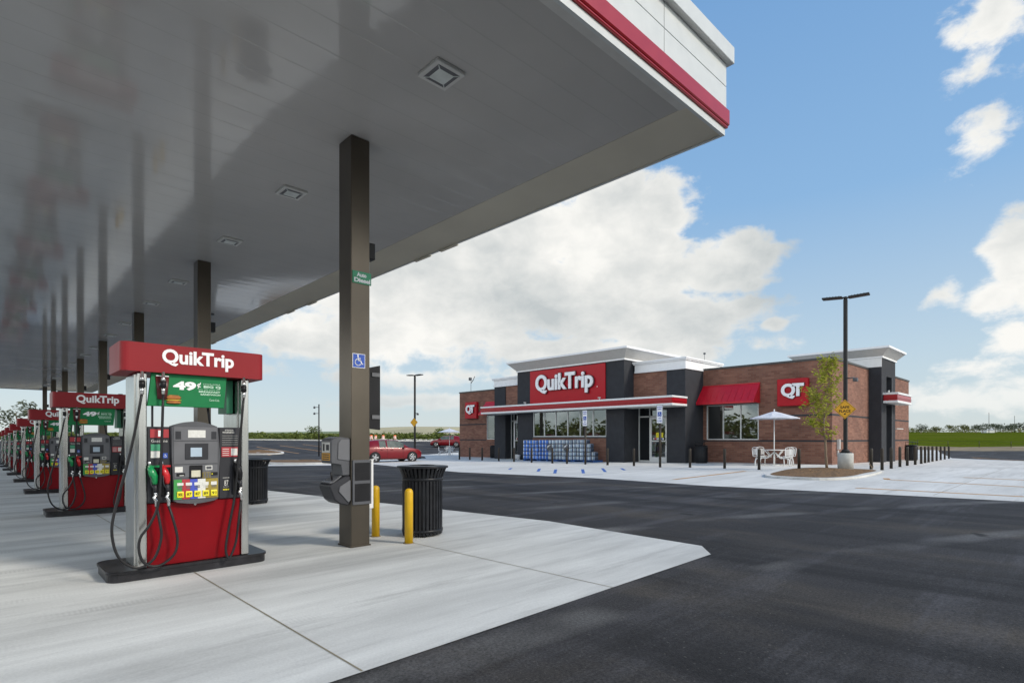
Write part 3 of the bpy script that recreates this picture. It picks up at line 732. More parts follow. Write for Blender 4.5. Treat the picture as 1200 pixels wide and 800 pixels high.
sv = empty('windshield_service_unit', (3.37, 6.6, .55), 0, 'grey plastic towel dispenser and squeegee bucket fixed to the side of the nearest column', 'service unit')
so = sv.location.copy()
b = MB()
b.prism([(3.365, 1.40), (3.215, 1.42), (3.131, 1.395), (3.113, 1.36), (3.113, 1.10), (3.125, 1.085), (3.258, 1.085), (3.258, .93), (3.365, .93)], 'y', 6.47, 6.75, bev=.012)
b.build('towel_dispenser', 'dark2', sv, origin=so)
b = MB(); b.prism([(3.355, 1.385), (3.240, 1.385), (3.203, 1.34), (3.196, 1.14), (3.355, 1.115)], 'y', 6.458, 6.4685, bev=.004); b.build('side_cover', 'dark3', sv, origin=so)
b = MB(); b.prism([(3.365, .93), (3.277, .92), (3.159, .84), (3.097, .835), (3.088, .79), (3.153, .635), (3.221, .585), (3.333, .555), (3.365, .60)], 'y', 6.455, 6.765, bev=.015)
b.build('bucket', 'dark', sv, origin=so)
b = MB(); b.prism([(3.358, .88), (3.215, .80), (3.203, .74), (3.327, .60), (3.358, .62)], 'y', 6.44, 6.4545, bev=.004); b.build('side_cover', 'dark3', sv, origin=so)
b = MB(); b.prism([(3.107, .842), (3.159, .85), (3.265, .925), (3.252, .935), (3.153, .865), (3.107, .858)], 'y', 6.49, 6.73); b.build('bucket_rim', 'dark3', sv, origin=so)
b = MB(); b.tube([(3.184, 6.58, .84), (3.153, 6.56, .98)], .011, 8, 1); b.box(3.159, 3.203, 6.5, 6.66, .80, .845); b.build('squeegee', 'black', sv, origin=so)
b = MB(); b.box(3.110, 3.112, 6.50, 6.72, 1.22, 1.35, mi=0); b.box(3.110, 3.112, 6.50, 6.72, 1.125, 1.215, mi=1)
for k in range(3): b.box(3.108, 3.109, 6.52, 6.70, 1.137+.026*k, 1.149+.026*k, mi=2)
b.box(3.108, 3.109, 6.64, 6.69, 1.24, 1.33, mi=2); b.box(3.108, 3.109, 6.52, 6.60, 1.25, 1.32, mi=2)
b.build('label_plate', ['label', 'sign_yellow', 'dark'], sv, origin=so)
def towel_box():
    t = empty('towel_holder', (3.5, cy, .56), 0, 'dark two slot squeegee holder panel low on the front of the nearest column', 'holder')
    b = MB(); b.box(3.378, 3.638, cy-.03, cy-.001, .56, 1.125, .004); b.build('frame', 'dark2', t, origin=t.location)
    for z0 in (.60, .865):
        b = MB(); b.box(3.403, 3.615, cy-.034, cy-.0305, z0, z0+.225, .001); b.build('slot', 'black', t, origin=t.location)
towel_box()
pf = empty('poster_frame', (3.64, 6.62, 1.5), 0, 'tall black poster frame seen edge on beside the nearest column', 'poster frame')
b = MB(); b.prism([(3.67, 1.53), (3.87, 1.51), (3.87, 2.37), (3.67, 2.32)], 'y', 6.60, 6.64, bev=.004); b.build('frame', 'black', pf, origin=pf.location)
for z in (1.66, 2.22):
    b = MB(); b.box(3.632, 3.69, 6.585, 6.60, z, z+.03); b.build('bracket', 'black', pf, origin=pf.location)
    b = MB(); b.box(3.74, 3.86, 6.585, 6.599, z-.005, z+.045); b.build('clip', 'dark3', pf, origin=pf.location)
pb = empty('notice_board', (3.64, 6.66, .5), 0, 'plain white upright panel behind the lower part of the nearest column', 'panel')
b = MB(); b.box(3.64, 3.79, 6.64, 6.66, .47, 1.12, .002); b.build('board', 'white', pb, origin=pb.location)
b = MB(); b.box(3.632, 3.66, 6.661, 6.69, .6, .64); b.box(3.632, 3.66, 6.661, 6.69, .95, .99); b.build('bracket', 'offwhite', pb, origin=pb.location)

# yellow bollards ----------------------------------------------------------
def ybollard(x, y, label):
    z = gz(x, y)+.009; r = empty('yellow_bollard', (x, y, z), 0, label, 'bollard', 'yellow bollards beside the canopy columns')
    b = MB(); b.lathe(0, 0, [(.055, 0), (.055, .66), (.05, .69), (.033, .71), (0, .717)], 20); b.build('post', 'yellow', r)
    b = MB(); b.lathe(0, 0, [(.075, 0), (.072, .006)], 16); b.build('foot', 'joint', r); return r
yb = ybollard(4.05, 6.19, 'short yellow bollard in front of the slatted black bin')
ybollard(4.02, 6.98, 'short yellow bollard just behind the white panel of the nearest column')
for k in range(1, 4):
    for x, y in ((4.05, 6.19), (4.02, 6.98)):
        o = copy_tree(yb); y2 = y+6.82*k; o.location = (x, y2, gz(x, y2)+.009)
        o['label'] = 'short yellow bollard at %s column, hidden behind the dispensers' % ('the second', 'the third', 'the fourth')[k-1]

def slat_can(x, y, label, s=1.0, name='trash_can'):
    z = gz(x, y)+.009; r = empty(name, (x, y, z), .3, label, 'trash can')
    b = MB(); b.lathe(0, 0, [(.262, .05), (.262, .84)], 24); b.build('liner', 'black', r)
    b = MB()
    for k in range(34):
        a = 2*PI*k/34; c, s_ = math.cos(a), math.sin(a)
        pts = [(.283, .03), (.283, .80), (.30, .86), (.345, .965)]
        w = .018
        for (r0, z0), (r1, z1) in zip(pts, pts[1:]):
            b.quad([(r0*c-w*s_, r0*s_+w*c, z0), (r0*c+w*s_, r0*s_-w*c, z0), (r1*c+w*s_, r1*s_-w*c, z1), (r1*c-w*s_, r1*s_+w*c, z1)])
            q0, q1 = r0-.008, r1-.008
            b.quad([(q0*c-w*s_, q0*s_+w*c, z0), (q0*c+w*s_, q0*s_-w*c, z0), (q1*c+w*s_, q1*s_-w*c, z1), (q1*c-w*s_, q1*s_+w*c, z1)])
    b.build('slats', 'blackm', r, recalc=False)
    for rr, z0, z1 in ((.288, .06, .10), (.288, .78, .82)):
        b = MB(); b.lathe(0, 0, [(rr-.012, z0), (rr+.002, z0), (rr+.002, z1), (rr-.012, z1)], 32); b.build('band', 'blackm', r)
    b = MB(); b.lathe(0, 0, [(.335, .955), (.358, .955), (.367, .968), (.36, .982), (.20, .992), (.19, .975), (.19, .93), (.26, .84)], 32, caps=False); b.build('rim', 'blackm', r)
    for k in range(4):
        a = PI/4+k*PI/2; b = MB(); b.cyl(.25*math.cos(a), .25*math.sin(a), 0, .05, .02, n=8); b.build('foot', 'black', r)
    r.scale = (s, s, s); return r
tc = slat_can(4.56, 6.62, 'slatted black trash can with flared rim beside the yellow bollards')
o = copy_tree(tc); o.location = (4.38, 12.85, gz(4.4, 12.85)+.009); o['label'] = 'slatted black trash can partly hidden behind the nearest fuel dispenser'; 

# ------------------------------------------------------------------ store building
BX, YC = 29.8, 23.2
bld = empty('store_building', (BX, YC, 0), 0, 'long low brick convenience store with red QuikTrip sign and charcoal piers', 'building')
BO = bld.location.copy()
def bb(b, name, m, parent=bld, **k): return b.build(name, m, parent, origin=BO, **k)
def wallx(b, X0, X1, Y0, Y1, Z0, Z1, ops=()):
    ys = sorted({Y0, Y1, *[o[0] for o in ops], *[o[1] for o in ops]}); zs = sorted({Z0, Z1, *[o[2] for o in ops], *[o[3] for o in ops]})
    for y0, y1 in zip(ys, ys[1:]):
        for z0, z1 in zip(zs, zs[1:]):
            cyy, czz = (y0+y1)/2, (z0+z1)/2
            if any(o[0] < cyy < o[1] and o[2] < czz < o[3] for o in ops): continue
            b.box(X0, X1, y0, y1, z0, z1)
YR, YL, XB = 8.77, 37.7, 45.9
HB = 5.24
PR0, PR1, ER1 = 15.41, 16.56, 18.77        # right pier, entrance to tower
TL, EL1, PL1 = 27.6, 29.8, 31.0
WR, WL = (12.28, 15.2), (31.25, 34.15)
b = MB()
wallx(b, BX, BX+.3, YR, PR0+.1, -.6, HB, [(WR[0], WR[1], 1.31, 3.24)])
wallx(b, BX, BX+.3, PL1-.1, YL, -.6, HB, [(WL[0], WL[1], 1.31, 3.24)])
b.box(BX+.3, XB, YR, YR+.3, -.6, HB); b.box(BX+.3, XB, YL-.3, YL, -.6, HB); b.box(XB-.3, XB, YR+.3, YL-.3, -.6, HB)
bb(b, 'wall', 'brick')
b = MB()
for z in (1.22, 2.50):
    for y0, y1 in ((YR-.006, WR[0]-.07), (WR[1]+.07, PR0), (PL1, WL[0]-.07), (WL[1]+.07, YL)) if z < 2 else ((YR-.006, WR[0]-.07), (WL[1]+.07, YL)):
        b.box(BX-.006, BX+.01, y0, y1, z, z+.09)
    b.box(BX+.011, 36.1, YR-.006, YR+.01, z, z+.09); b.box(39.25, XB, YR-.006, YR+.01, z, z+.09)
b.box(BX-.006, BX+.01, WR[0]-.07, WR[1]+.07, 1.22, 1.28)
bb(b, 'wall_band', 'charcoal')
b = MB(); b.box(BX-.04, BX+.34, YR-.04, PR0, HB, HB+.10); b.box(BX-.04, BX+.34, PL1, YL+.04, HB, HB+.10)
b.box(BX+.341, XB+.04, YR-.04, YR+.34, HB, HB+.10); b.box(BX+.341, XB+.04, YL-.34, YL+.04, HB, HB+.10); b.box(XB-.34, XB+.04, YR+.341, YL-.341, HB, HB+.10)
bb(b, 'parapet_coping', 'parapet')
b = MB(); b.box(BX+.3, XB-.3, YR+.3, YL-.3, 4.6, 4.7); b.box(36, 38.5, 14, 16.5, 4.7, 5.6); b.box(37, 40, 24, 27, 4.7, 5.7); bb(b, 'roof', 'offwhite')

# piers, brick panels over entrances, tower
XP, XT = 27.8, 26.9
b = MB(); b.box(XP, BX+2.3, PR0, PR1, -.6, 5.19, .01); bb(b, 'pier', 'charcoal')
b = MB(); b.box(XP, BX+2.3, EL1, PL1, -.6, 5.19, .01); bb(b, 'pier', 'charcoal')
for y0, y1 in ((PR1, ER1), (TL, EL1)):
    b = MB(); b.box(XP+.06, BX+2.2, y0+.002, y1-.002, 3.30, 5.18); bb(b, 'brick_panel', 'brick')
b = MB()
wallx(b, XT, BX, ER1, TL, -.6, 5.93, [(20.05, 26.15, -.7, 3.30)])
b.box(BX+.001, BX+2.5, ER1, TL, 4.0, 5.93)
# returns of the recess
bb(b, 'tower', 'charcoal')
b = MB(); b.box(XT+.02, XT+.30, 20.06, 26.14, -.6, 1.42); bb(b, 'brick_panel', 'brick')
b = MB(); b.box(XT-.03, XT+.05, 20.06, 26.14, 1.421, 1.49, .005); b.box(XT-.01, XT+.3, 20.052, 26.148, 3.20, 3.299); bb(b, 'sill', 'char_lt')
# cornices
def cornice_box(x0, x1, y0, y1, z0, z1, name='cornice'):
    b = MB()
    for o, a, c in ((.05, z0, z0+.09), (.03, z0+.091, z1-.17), (.10, z1-.169, z1-.10), (.14, z1-.099, z1)):
        b.box(x0-o, x1, y0-o, y1+o, a, c, .008)
    bb(b, name, 'cornice_trim')
cornice_box(XP, BX+2.3, PR0, ER1-.16, 5.19, 5.84)
cornice_box(XP, BX+2.3, TL+.16, PL1, 5.19, 5.84)
def flared(x0, x1, y0, y1, z0, z1, f, both=True):
    b = MB(); bm = bmesh.new()
    lo = [(x0-.04, y0-.04), (x1, y0-.04), (x1, y1+.04), (x0-.04, y1+.04)]
    prof = [(0.04, z0+.09), (.04+f*.75, z1-.12)]
    R_ = []
    for o, z in prof: R_.append([bm.verts.new(p) for p in ((x0-o, y0-o, z), (x1+(o if both else 0), y0-o, z), (x1+(o if both else 0), y1+o, z), (x0-o, y1+o, z))])
    for i in range(4): bm.faces.new((R_[0][i], R_[0][(i+1) % 4], R_[1][(i+1) % 4], R_[1][i]))
    bm.faces.new(R_[0][::-1]); bm.faces.new(R_[1]); b._merge(bm); bb(b, 'cornice', 'cornice')
    b = MB(); o = .07; e = o if both else 0; b.box(x0-o, x1+e, y0-o, y1+o, z0, z0+.088, .006)
    o = .04+f*.75+.05; e = o if both else 0; b.box(x0-o, x1+e, y0-o, y1+o, z1-.119, z1, .006); bb(b, 'cornice_trim', 'cornice_trim')
flared(XT, BX+2.5, ER1, TL, 5.93, 6.62, .62)
# side tower
b = MB(); b.box(36.13, 37.0, 8.15, 8.769, -.6, 5.86, .008); b.box(38.35, 39.2, 8.15, 8.769, -.6, 5.86, .008); b.box(37.001, 38.349, 8.15, 8.5, 4.9, 5.86); b.box(37.001, 38.349, 8.151, 8.5, 3.3, 3.5)
b.box(36.13, 39.2, 8.771, 12.5, 5.3, 5.86); bb(b, 'side_tower', 'charcoal')
b = MB(); b.box(36.10, 36.126, 8.14, 12.5, 5.36, 5.85); bb(b, 'side_tower_back', 'white')
b = MB(); b.box(37.0, 38.35, 8.6, 8.768, -.5, 4.9); bb(b, 'side_entry', 'black')
b = MB(); b.box(36.95, 37.02, 8.13, 8.149, -.2, 4.9); b.box(38.33, 38.40, 8.13, 8.149, -.2, 4.9); bb(b, 'side_trim', 'char_lt')
flared(36.13, 39.2, 8.15, 12.5, 5.86, 6.45, .5)
# striped entrance canopies
def striped(x0, x1, y0, y1, z0, z1, name='entrance_canopy'):
    b = MB(); h = z1-z0
    b.box(x0, x1, y0, y1, z0, z0+.22*h, .01); b.box(x0-.03, x1, y0-.03, y1+.03, z1-.2*h, z1, .01)
    c = bb(b, name, 'white')
    b = MB(); b.box(x0+.02, x1, y0+.02, y1-.02, z0+.22*h+.001, z1-.2*h-.001); bb(b, 'red_stripe', 'red', c)
    b = MB(); b.box(x0-.012, x1, y0-.012, y1+.012, z0+.36*h, z0+.385*h); b.box(x0-.004, x1, y0-.004, y1+.004, z0+.47*h, z0+.5*h); bb(b, 'stripe_bead', 'red', c)
    b = MB(); b.box(x0+.15, x1, y0+.15, y1-.15, z0-.02, z0-.001); bb(b, 'soffit', 'offwhite', c)
    return c
striped(26.25, XP, 15.30, 30.75, 3.14, 3.66)
for y in (20.2, 26.4):
    b = MB(); b.cyl(26.45, y, 3.66, 3.76, .03, n=8); b.box(26.35, 26.5, y-.05, y+.05, 3.76, 3.82); bb(b, 'spot_light', 'offwhite')
striped(36.4, 39.7, 7.45, 8.14, 3.36, 3.93, 'side_canopy')
b = MB(); b.cyl(36.5, 7.9, 3.93, 4.05, .05, n=8); bb(b, 'spot_light', 'offwhite')

# windows --------------------------------------------------------------
def windowx(X, y0, y1, z0, z1, mull, fr=.055, name='window', trans=None):
    b = MB(); d0, d1 = X-.02, X+.05
    b.box(d0, d1, y0, y1, z0, z0+fr); b.box(d0, d1, y0, y1, z1-fr, z1)
    b.box(d0, d1, y0, y0+fr, z0+fr, z1-fr); b.box(d0, d1, y1-fr, y1, z0+fr, z1-fr)
    for m in mull: b.box(d0-.001, d1, m-fr/2, m+fr/2, z0+fr, z1-fr)
    if trans: b.box(d0-.002, d1, y0+fr, y1-fr, trans-.025, trans+.025)
    w = bb(b, name, 'alu')
    b = MB(); b.quad([(X+.02, y0+fr*.5, z0+fr*.5), (X+.02, y1-fr*.5, z0+fr*.5), (X+.02, y1-fr*.5, z1-fr*.5), (X+.02, y0+fr*.5, z1-fr*.5)])
    bb(b, 'pane', 'glass', w); return w
windowx(BX+.03, WR[0], WR[1], 1.31, 3.24, [13.25, 14.23])
windowx(BX+.03, WL[0], WL[1], 1.31, 3.24, [32.2, 33.2])
w = (26.14-20.06)/6
windowx(XT+.08, 20.06, 26.14, 1.492, 3.20, [20.06+w*k for k in (1, 2, 3, 4, 5)], .06)
# entrances
def entrance(y0, y1, zb, flip):
    X = XP+.55
    b = MB(); b.box(X+.02, X+.08, y0+.002, y0+.06, zb, 3.3); b.box(X+.02, X+.08, y1-.06, y1-.002, zb, 3.3); b.box(X+.02, X+.08, y0+.06, y1-.06, 2.62, 2.70); b.box(X+.02, X+.08, y0+.06, y1-.06, 3.24, 3.3)
    dl0 = y0+.30 if not flip else y1-1.45; dl1 = dl0+1.12
    b.box(X+.02, X+.08, dl0-.05, dl0-.005, zb, 2.62); b.box(X+.02, X+.08, dl1+.005, dl1+.05, zb, 3.24)
    if dl1 < y1-.4: b.box(X+.02, X+.08, dl1+.05, y1-.06, zb, zb+.12)
    f = bb(b, 'entrance_frame', 'alu')
    b = MB(); b.quad([(X+.05, y0, zb), (X+.05, dl0, zb), (X+.05, dl0, 3.26), (X+.05, y0, 3.26)]); b.quad([(X+.05, dl1, zb), (X+.05, y1, zb), (X+.05, y1, 3.26), (X+.05, dl1, 3.26)])
    b.quad([(X+.05, dl0, 2.66), (X+.05, dl1, 2.66), (X+.05, dl1, 3.26), (X+.05, dl0, 3.26)]); bb(b, 'pane', 'glass', f)
    b = MB(); b.box(X, X+.05, dl0, dl0+.11, zb+.02, 2.61); b.box(X, X+.05, dl1-.11, dl1, zb+.02, 2.61); b.box(X, X+.05, dl0+.11, dl1-.11, 2.50, 2.61); b.box(X, X+.05, dl0+.11, dl1-.11, zb+.02, zb+.32)
    b.box(X-.005, X+.05, dl0+.11, dl1-.11, 1.20, 1.26); d = bb(b, 'door', 'white')
    b = MB(); b.quad([(X+.025, dl0+.1, zb+.3), (X+.025, dl1-.1, zb+.3), (X+.025, dl1-.1, 2.52), (X+.025, dl0+.1, 2.52)]); bb(b, 'door_glass', 'glass', d)
    hy = dl0+.06; b = MB(); b.tube([(X-.005, hy, 1.0), (X-.06, hy, 1.02), (X-.06, hy, 1.38), (X-.005, hy, 1.40)], .014, 6, 2); bb(b, 'handle', 'chrome', d)
    b = MB(); b.box(X+.012, X+.018, dl0+.25, dl0+.72, 1.44, 1.72, mi=0); b.box(X+.012, X+.018, dl0+.2, dl0+.9, 1.30, 1.42, mi=1); b.box(X+.008, X+.011, dl0+.68, dl0+.84, 1.31, 1.41, mi=2); b.box(X+.008, X+.011, dl0+.30, dl0+.42, 1.31, 1.41, mi=3)
    bb(b, 'door_notice', ['btn', 'label', 'red', 'blue'], d)
entrance(PR1, ER1, -.02, False)
entrance(TL, EL1, -.12, True)
# interior behind the glass
M['floor'] = mat('shop_floor', (.32, .30, .27), .4); M['inwall'] = mat('shop_wall', (.30, .27, .23), .7); M['shelf'] = mat('shop_shelf', (.10, .09, .08), .6)
b = MB(); b.box(BX+.31, XB-.31, YR+.31, YL-.31, -.06, -.03); b.box(XT+.31, BX+.3, ER1, TL, -.07, -.04); b.box(XP+.64, BX+.3, PR1, ER1, -.07, -.04); b.box(XP+.64, BX+.3, TL, EL1, -.12, -.10); bb(b, 'floor', 'floor')
b = MB(); b.box(38, 38.1, YR+.31, YL-.31, -.03, 4.2); b.box(BX+.31, XB-.31, YR+.31, YL-.31, 3.7, 3.75); bb(b, 'inner_wall', 'inwall')
goods = [mat('goods_%s' % n, c, .5, var=.6, scale=9) for n, c in (('red', (.35, .05, .04)), ('gold', (.45, .30, .05)), ('pale', (.42, .42, .40)), ('navy', (.04, .08, .25)), ('leafy', (.06, .22, .08)))]
b = MB(); rnd = random.Random(3)
for X in (31.2, 33.4, 35.4):
    for y in (10, 12.3, 14.6, 17.2, 20, 22.6, 25.2, 28, 30.6, 33.2, 35.5):
        if rnd.random() < .15: continue
        b.box(X, X+.6, y-.9, y+.9, -.03, 1.5, mi=0)
        for z in (.15, .6, 1.05):
            yy = y-.88
            while yy < y+.8:
                w = rnd.uniform(.12, .35); b.box(X-.02, X, yy, min(yy+w, y+.88)-.01, z, z+rnd.uniform(.2, .36), mi=rnd.randint(1, 5)); yy += w
bb(b, 'shelving', ['shelf']+goods)
b = MB()
for X in (31.6, 34.2):
    for y in (10.5, 13.2, 17.6, 21, 24.4, 28.7, 32.5, 35.5): b.box(X, X+.25, y-.5, y+.5, 3.60, 3.66)
bb(b, 'interior_lamp', 'tube')
for y in (12.9, 33.0): pass
# signs on the store --------------------------------------------------------
b = MB(); b.box(XT-.10, XT-.002, 20.06, 26.3, 3.70, 5.87, .02); sg = bb(b, 'store_sign', 'red_sign')
b = MB(); add_text(b, 'QuikTrip', '-x', 25.62, 20.85, 4.18, 5.55, XT-.20, .032, .08, 1.0, res=5); bb(b, 'lettering', 'letter', sg)
b = MB(); add_text(b, 'QuikTrip', '-x', 25.66, 20.81, 4.14, 5.59, XT-.103, .035, .095, 1.0, res=4); bb(b, 'letter_backing', 'letter_side', sg)
b = MB(); b.lathe(0, 0, [(.03, 0), (.03, .02)], 10)
for v in b.bm.verts: v.co = Vector((XT-.12-v.co.z, 20.62+v.co.x, 4.50+v.co.y))
bb(b, 'registered_mark', 'letter', sg)
def qt(y1, y0):
    b = MB(); b.box(BX-.28, BX-.005, y0, y1, 3.03, 4.40, .025); s = bb(b, 'emblem_sign', 'red_sign')
    w = y1-y0
    b = MB(); add_text(b, 'QT', '-x', y1-.16*w, y0+.10*w, 3.38, 4.15, BX-.34, .045, .05, .72, res=5); bb(b, 'lettering', 'letter', s)
    b = MB(); add_text(b, 'QT', '-x', y1-.14*w, y0+.08*w, 3.36, 4.17, BX-.283, .047, .055, .72, res=4); bb(b, 'letter_backing', 'letter_side', s)
qt(11.24, 9.78); qt(36.65, 35.15)
# standing seam awnings
def awning(y0, y1):
    b = MB(); X = BX-.003; Xf = BX-.85; zt, zb = 4.30, 3.27
    b.prism([(X, zt), (X-.06, zt), (Xf, zb+.07), (Xf, zb), (X, zb)], 'y', y0, y1)
    a = bb(b, 'awning', 'red_awn')
    b = MB(); n = 9
    for k in range(n+1):
        y = y0+(y1-y0)*k/n; L_ = math.hypot(.79, .96)
        b.prism([(X-.06, zt+.001), (X-.035, zt+.03), (Xf-.0+.005, zb+.11), (Xf, zb+.071)], 'y', y-.012, y+.012)
    b.box(Xf-.02, Xf+.0, y0-.01, y1+.01, zb-.02, zb+.07); b.box(X-.08, X, y0-.01, y1+.01, zt+.0, zt+.05)
    bb(b, 'awning_seams', 'red_awn', a)
    b = MB(); b.prism([(X-.01, zb+.001), (Xf+.03, zb+.001), (Xf+.03, zb-.01), (X-.01, zb-.01)], 'y', y0+.03, y1-.03); bb(b, 'awning_underside', 'dark', a)
awning(12.2, 15.38); awning(31.03, 34.2)
# small wall items
b = MB(); b.box(30.5, 30.62, YR-.14, YR-.002, .85, 1.35, .01); b.box(30.5, 30.6, YR-.08, YR-.002, .55, .8, .01); bb(b, 'meter_box', 'offwhite')
b = MB(); b.box(39.9, 41.5, 8.2, 8.76, 1.95, 2.0); b.tube([(40, 8.3, 1.96), (40, 8.75, 2.3)], .02, 6, 1); bb(b, 'shelf_hood', 'offwhite')
# antennas and floodlights on the roof
b = MB(); b.cyl(30.4, 36.9, 5.3, 6.5, .02, n=6); b.box(30.35, 30.55, 36.95, 37.15, 6.35, 6.6); b.tube([(30.4, 36.9, 6.1), (30.4, 36.6, 6.35), (30.4, 36.4, 6.65)], .03, 6, 1); bb(b, 'roof_floodlight', 'char_lt')
b = MB(); b.cyl(31.3, 16.1, 5.84, 6.45, .012, n=6); b.box(31.25, 31.36, 16.05, 16.15, 6.4, 6.5); bb(b, 'roof_antenna', 'char_lt')

# ------------------------------------------------------------------ store-front bollards
def bollard(x, y, label, group, h=.88):
    r = empty('bollard', (x, y, gz(x, y)+.01), 0, label, 'bollard', group)
    b = MB(); b.lathe(0, 0, [(.058, 0), (.058, h-.04), (.05, h-.012), (.025, h), (0, h+.003)], 16); b.build('post', 'bronze_dk', r)
    b = MB(); b.lathe(0, 0, [(.08, 0), (.078, .006)], 14); b.build('foot_ring', 'joint', r); return r
front = [(23.7, 11.25), (23.55, 9.69), (23.5, 8.1), (25.2, 31.9), (25.1, 30.6), (24.8, 28.9), (24.6, 27.0), (24.2, 25.14), (23.9, 23.31), (23.75, 21.5), (23.75, 20.4), (23.6, 17.5), (23.55, 15.85), (23.7, 12.9)]
side = [(25.07, 6.0), (26.0, 5.85), (27.4, 5.84), (29.1, 5.88), (30.8, 5.94), (32.6, 5.97), (34.4, 6.05), (36.2, 6.2), (38.0, 6.35), (40.0, 6.5), (42.2, 6.65), (44.8, 6.85), (47.2, 7.0), (49.8, 7.15)]
pb_ = bollard(*front[0], 'slim dark bronze bollard in the row along the store front', 'bollards along the store front')
for x, y in front[1:]:
    o = copy_tree(pb_); o.location = (x, y, gz(x, y)+.01)
for x, y in side:
    o = copy_tree(pb_); o.location = (x, y, gz(x, y)+.01); o['label'] = 'slim dark bronze bollard in the line running along the right side of the store'; o['group'] = 'bollards along the store side'
def ada(x, y, label):
    r = empty('accessible_parking_sign', (x, y, gz(x, y)+.01), 0, label, 'sign')
    b = MB(); b.cyl(0, 0, 0, 2.05, .058, n=14); b.cyl(0, 0, 2.05, 2.85, .025, n=8); b.build('post', 'bronze_dk', r)
    b = MB(); b.box(-.040, -.030, -.165, .165, 2.06, 2.93, .004, mi=1); b.box(-.044, -.0405, -.15, .15, 2.08, 2.91, .001, mi=0); p = b.build('panel', ['letter', 'dark3'], r)
    b = MB(); b.box(-.048, -.0445, -.10, .10, 2.39, 2.60); b.build('symbol_field', 'blue', p)
    b = MB(); wheelchair(b, 0, 2.49, .17, '-x', -.0485, .003); b.build('wheelchair_symbol', 'letter', p)
    b = MB(); add_text(b, 'RESERVED', '-x', .125, -.125, 2.80, 2.86, -.0445, .01, .003, res=2); add_text(b, 'PARKING', '-x', .11, -.11, 2.70, 2.76, -.0445, .01, .003, res=2)
    add_text(b, 'VAN', '-x', .06, -.06, 2.27, 2.33, -.0445, .01, .003, res=2); add_text(b, 'ACCESSIBLE', '-x', .125, -.125, 2.15, 2.21, -.0445, .01, .003, res=2); b.build('lettering', 'panel_blue', p)
    return r
ada(23.7, 19.05, 'accessible parking sign on a bronze post in front of the stacked water')
ada(23.1, 14.1, 'accessible parking sign on a bronze post in front of the right entrance door')

# ------------------------------------------------------------------ bottled water stacks
def water_pack(mm):
    me_b = MB()
    me_b.box(-.14, .14, -.128, .128, 0, .19, .02, 1)
    for i in range(4):
        for j in range(4):
            x = -.105+.07*i; y = -.096+.064*j
            if 0 < i < 3 and 0 < j < 3: continue
            me_b.lathe(x*1.12, y*1.12, [(.031, .02), (.031, .18), (.014, .225), (.014, .245)], 8)
    return me_b
col_n = 21
Ys = [25.95-.28*k for k in range(col_n)]
pks = {}
PZ = [gz(26, y)+.009+.13 for y in Ys]
n_side = 0
for i, y in enumerate(Ys):
    blue = i < 8
    rows = 5 if i < 19 else 2 if i == 20 else 3
    if i == 19: rows = 4
    for r_ in range(rows):
        key = blue
        gap = .02*(i // 5)
        zz = PZ[min(i//5*5, col_n-1)]+r_*.247
        if key not in pks:
            o = water_pack(key).build('water_pack', 'water_blue' if blue else 'water_white', None, origin=(0, 0, 0)); pks[key] = o
        else:
            o = pks[key].copy(); col.objects.link(o)
        o.location = (26.1+random.uniform(-.015, .015), y-gap, zz); o.rotation_euler = (0, 0, random.uniform(-.03, .03))
        if blue: tag(o, 'case of bottled water with blue labels in the left half of the storefront stack', 'water case', 'blue cases of bottled water')
        else: tag(o, 'case of bottled water with white labels in the right half of the storefront stack', 'water case', 'white cases of bottled water')
for k, nm in enumerate(('leftmost blue pallet under the stacked water cases', 'second blue pallet from the left under the water cases', 'third blue pallet from the left under the water cases', 'rightmost blue pallet under the stacked water cases')):
    y1 = Ys[k*5]-.02*k+.14; y0 = y1-(1.4 if k < 3 else 1.68)+.02; z = PZ[k*5]-.13
    p = empty('pallet', (26.4, (y0+y1)/2, z), 0, nm, 'pallet'); h = (y1-y0)/2
    b = MB(); b.box(-.45, .35, -h, h, .10, .125); b.box(-.45, .35, -h, h, 0, .02); b.build('deck', 'pallet', p)
    for t in (-h+.07, 0, h-.07):
        b = MB(); b.box(-.44, .34, t-.06, t+.06, .021, .099); b.build('block', 'pallet', p)
for y, nm in ((23.75, 'small dark price sign with a white squiggle on the blue water cases'), (22.35, 'small dark price sign with a white squiggle on the white water cases')):
    z = gz(26, y)+.82; s = empty('price_sign', (25.95, y, z), 0, nm, 'sign')
    b = MB(); b.box(-.03, -.01, -.20, .20, -.12, .24, .003); b.build('panel', 'dark2', s)
    b = MB(); b.tube([(-.036, .14, .03), (-.036, .10, .14), (-.036, .0, .10), (-.036, .04, .17), (-.036, -.12, .19)], .022, 6, 3); b.build('squiggle', 'letter', s)

# ------------------------------------------------------------------ bins by the store
def round_can(x, y, label):
    r = empty('trash_can', (x, y, gz(x, y)+.01), 0, label, 'trash can')
    b = MB(); b.lathe(0, 0, [(.30, 0), (.32, .05), (.32, .88), (.29, .90)], 24)
    b.build('body', 'blackm', r)
    b = MB()
    for k in range(24):
        a = 2*PI*k/24; b.box(.325*math.cos(a)-.012, .325*math.cos(a)+.012, .325*math.sin(a)-.012, .325*math.sin(a)+.012, .06, .86)
    b.build('slats', 'blackm', r)
    b = MB(); b.lathe(0, 0, [(.30, .90), (.34, .92), (.34, .96), (.20, .98)], 24); b.build('rim', 'black', r)
    b = MB(); b.lathe(0, 0, [(.36, 1.14), (.34, 1.155), (.1, 1.175), (0, 1.178)], 24)
    for a in (0, 2.1, 4.2): b.tube([(.3*math.cos(a), .3*math.sin(a), .95), (.3*math.cos(a), .3*math.sin(a), 1.145)], .012, 6, 1)
    b.build('lid', 'black', r); return r
rc = round_can(28.3, 14.75, 'round black bin with a raised lid beside the right charcoal pier')
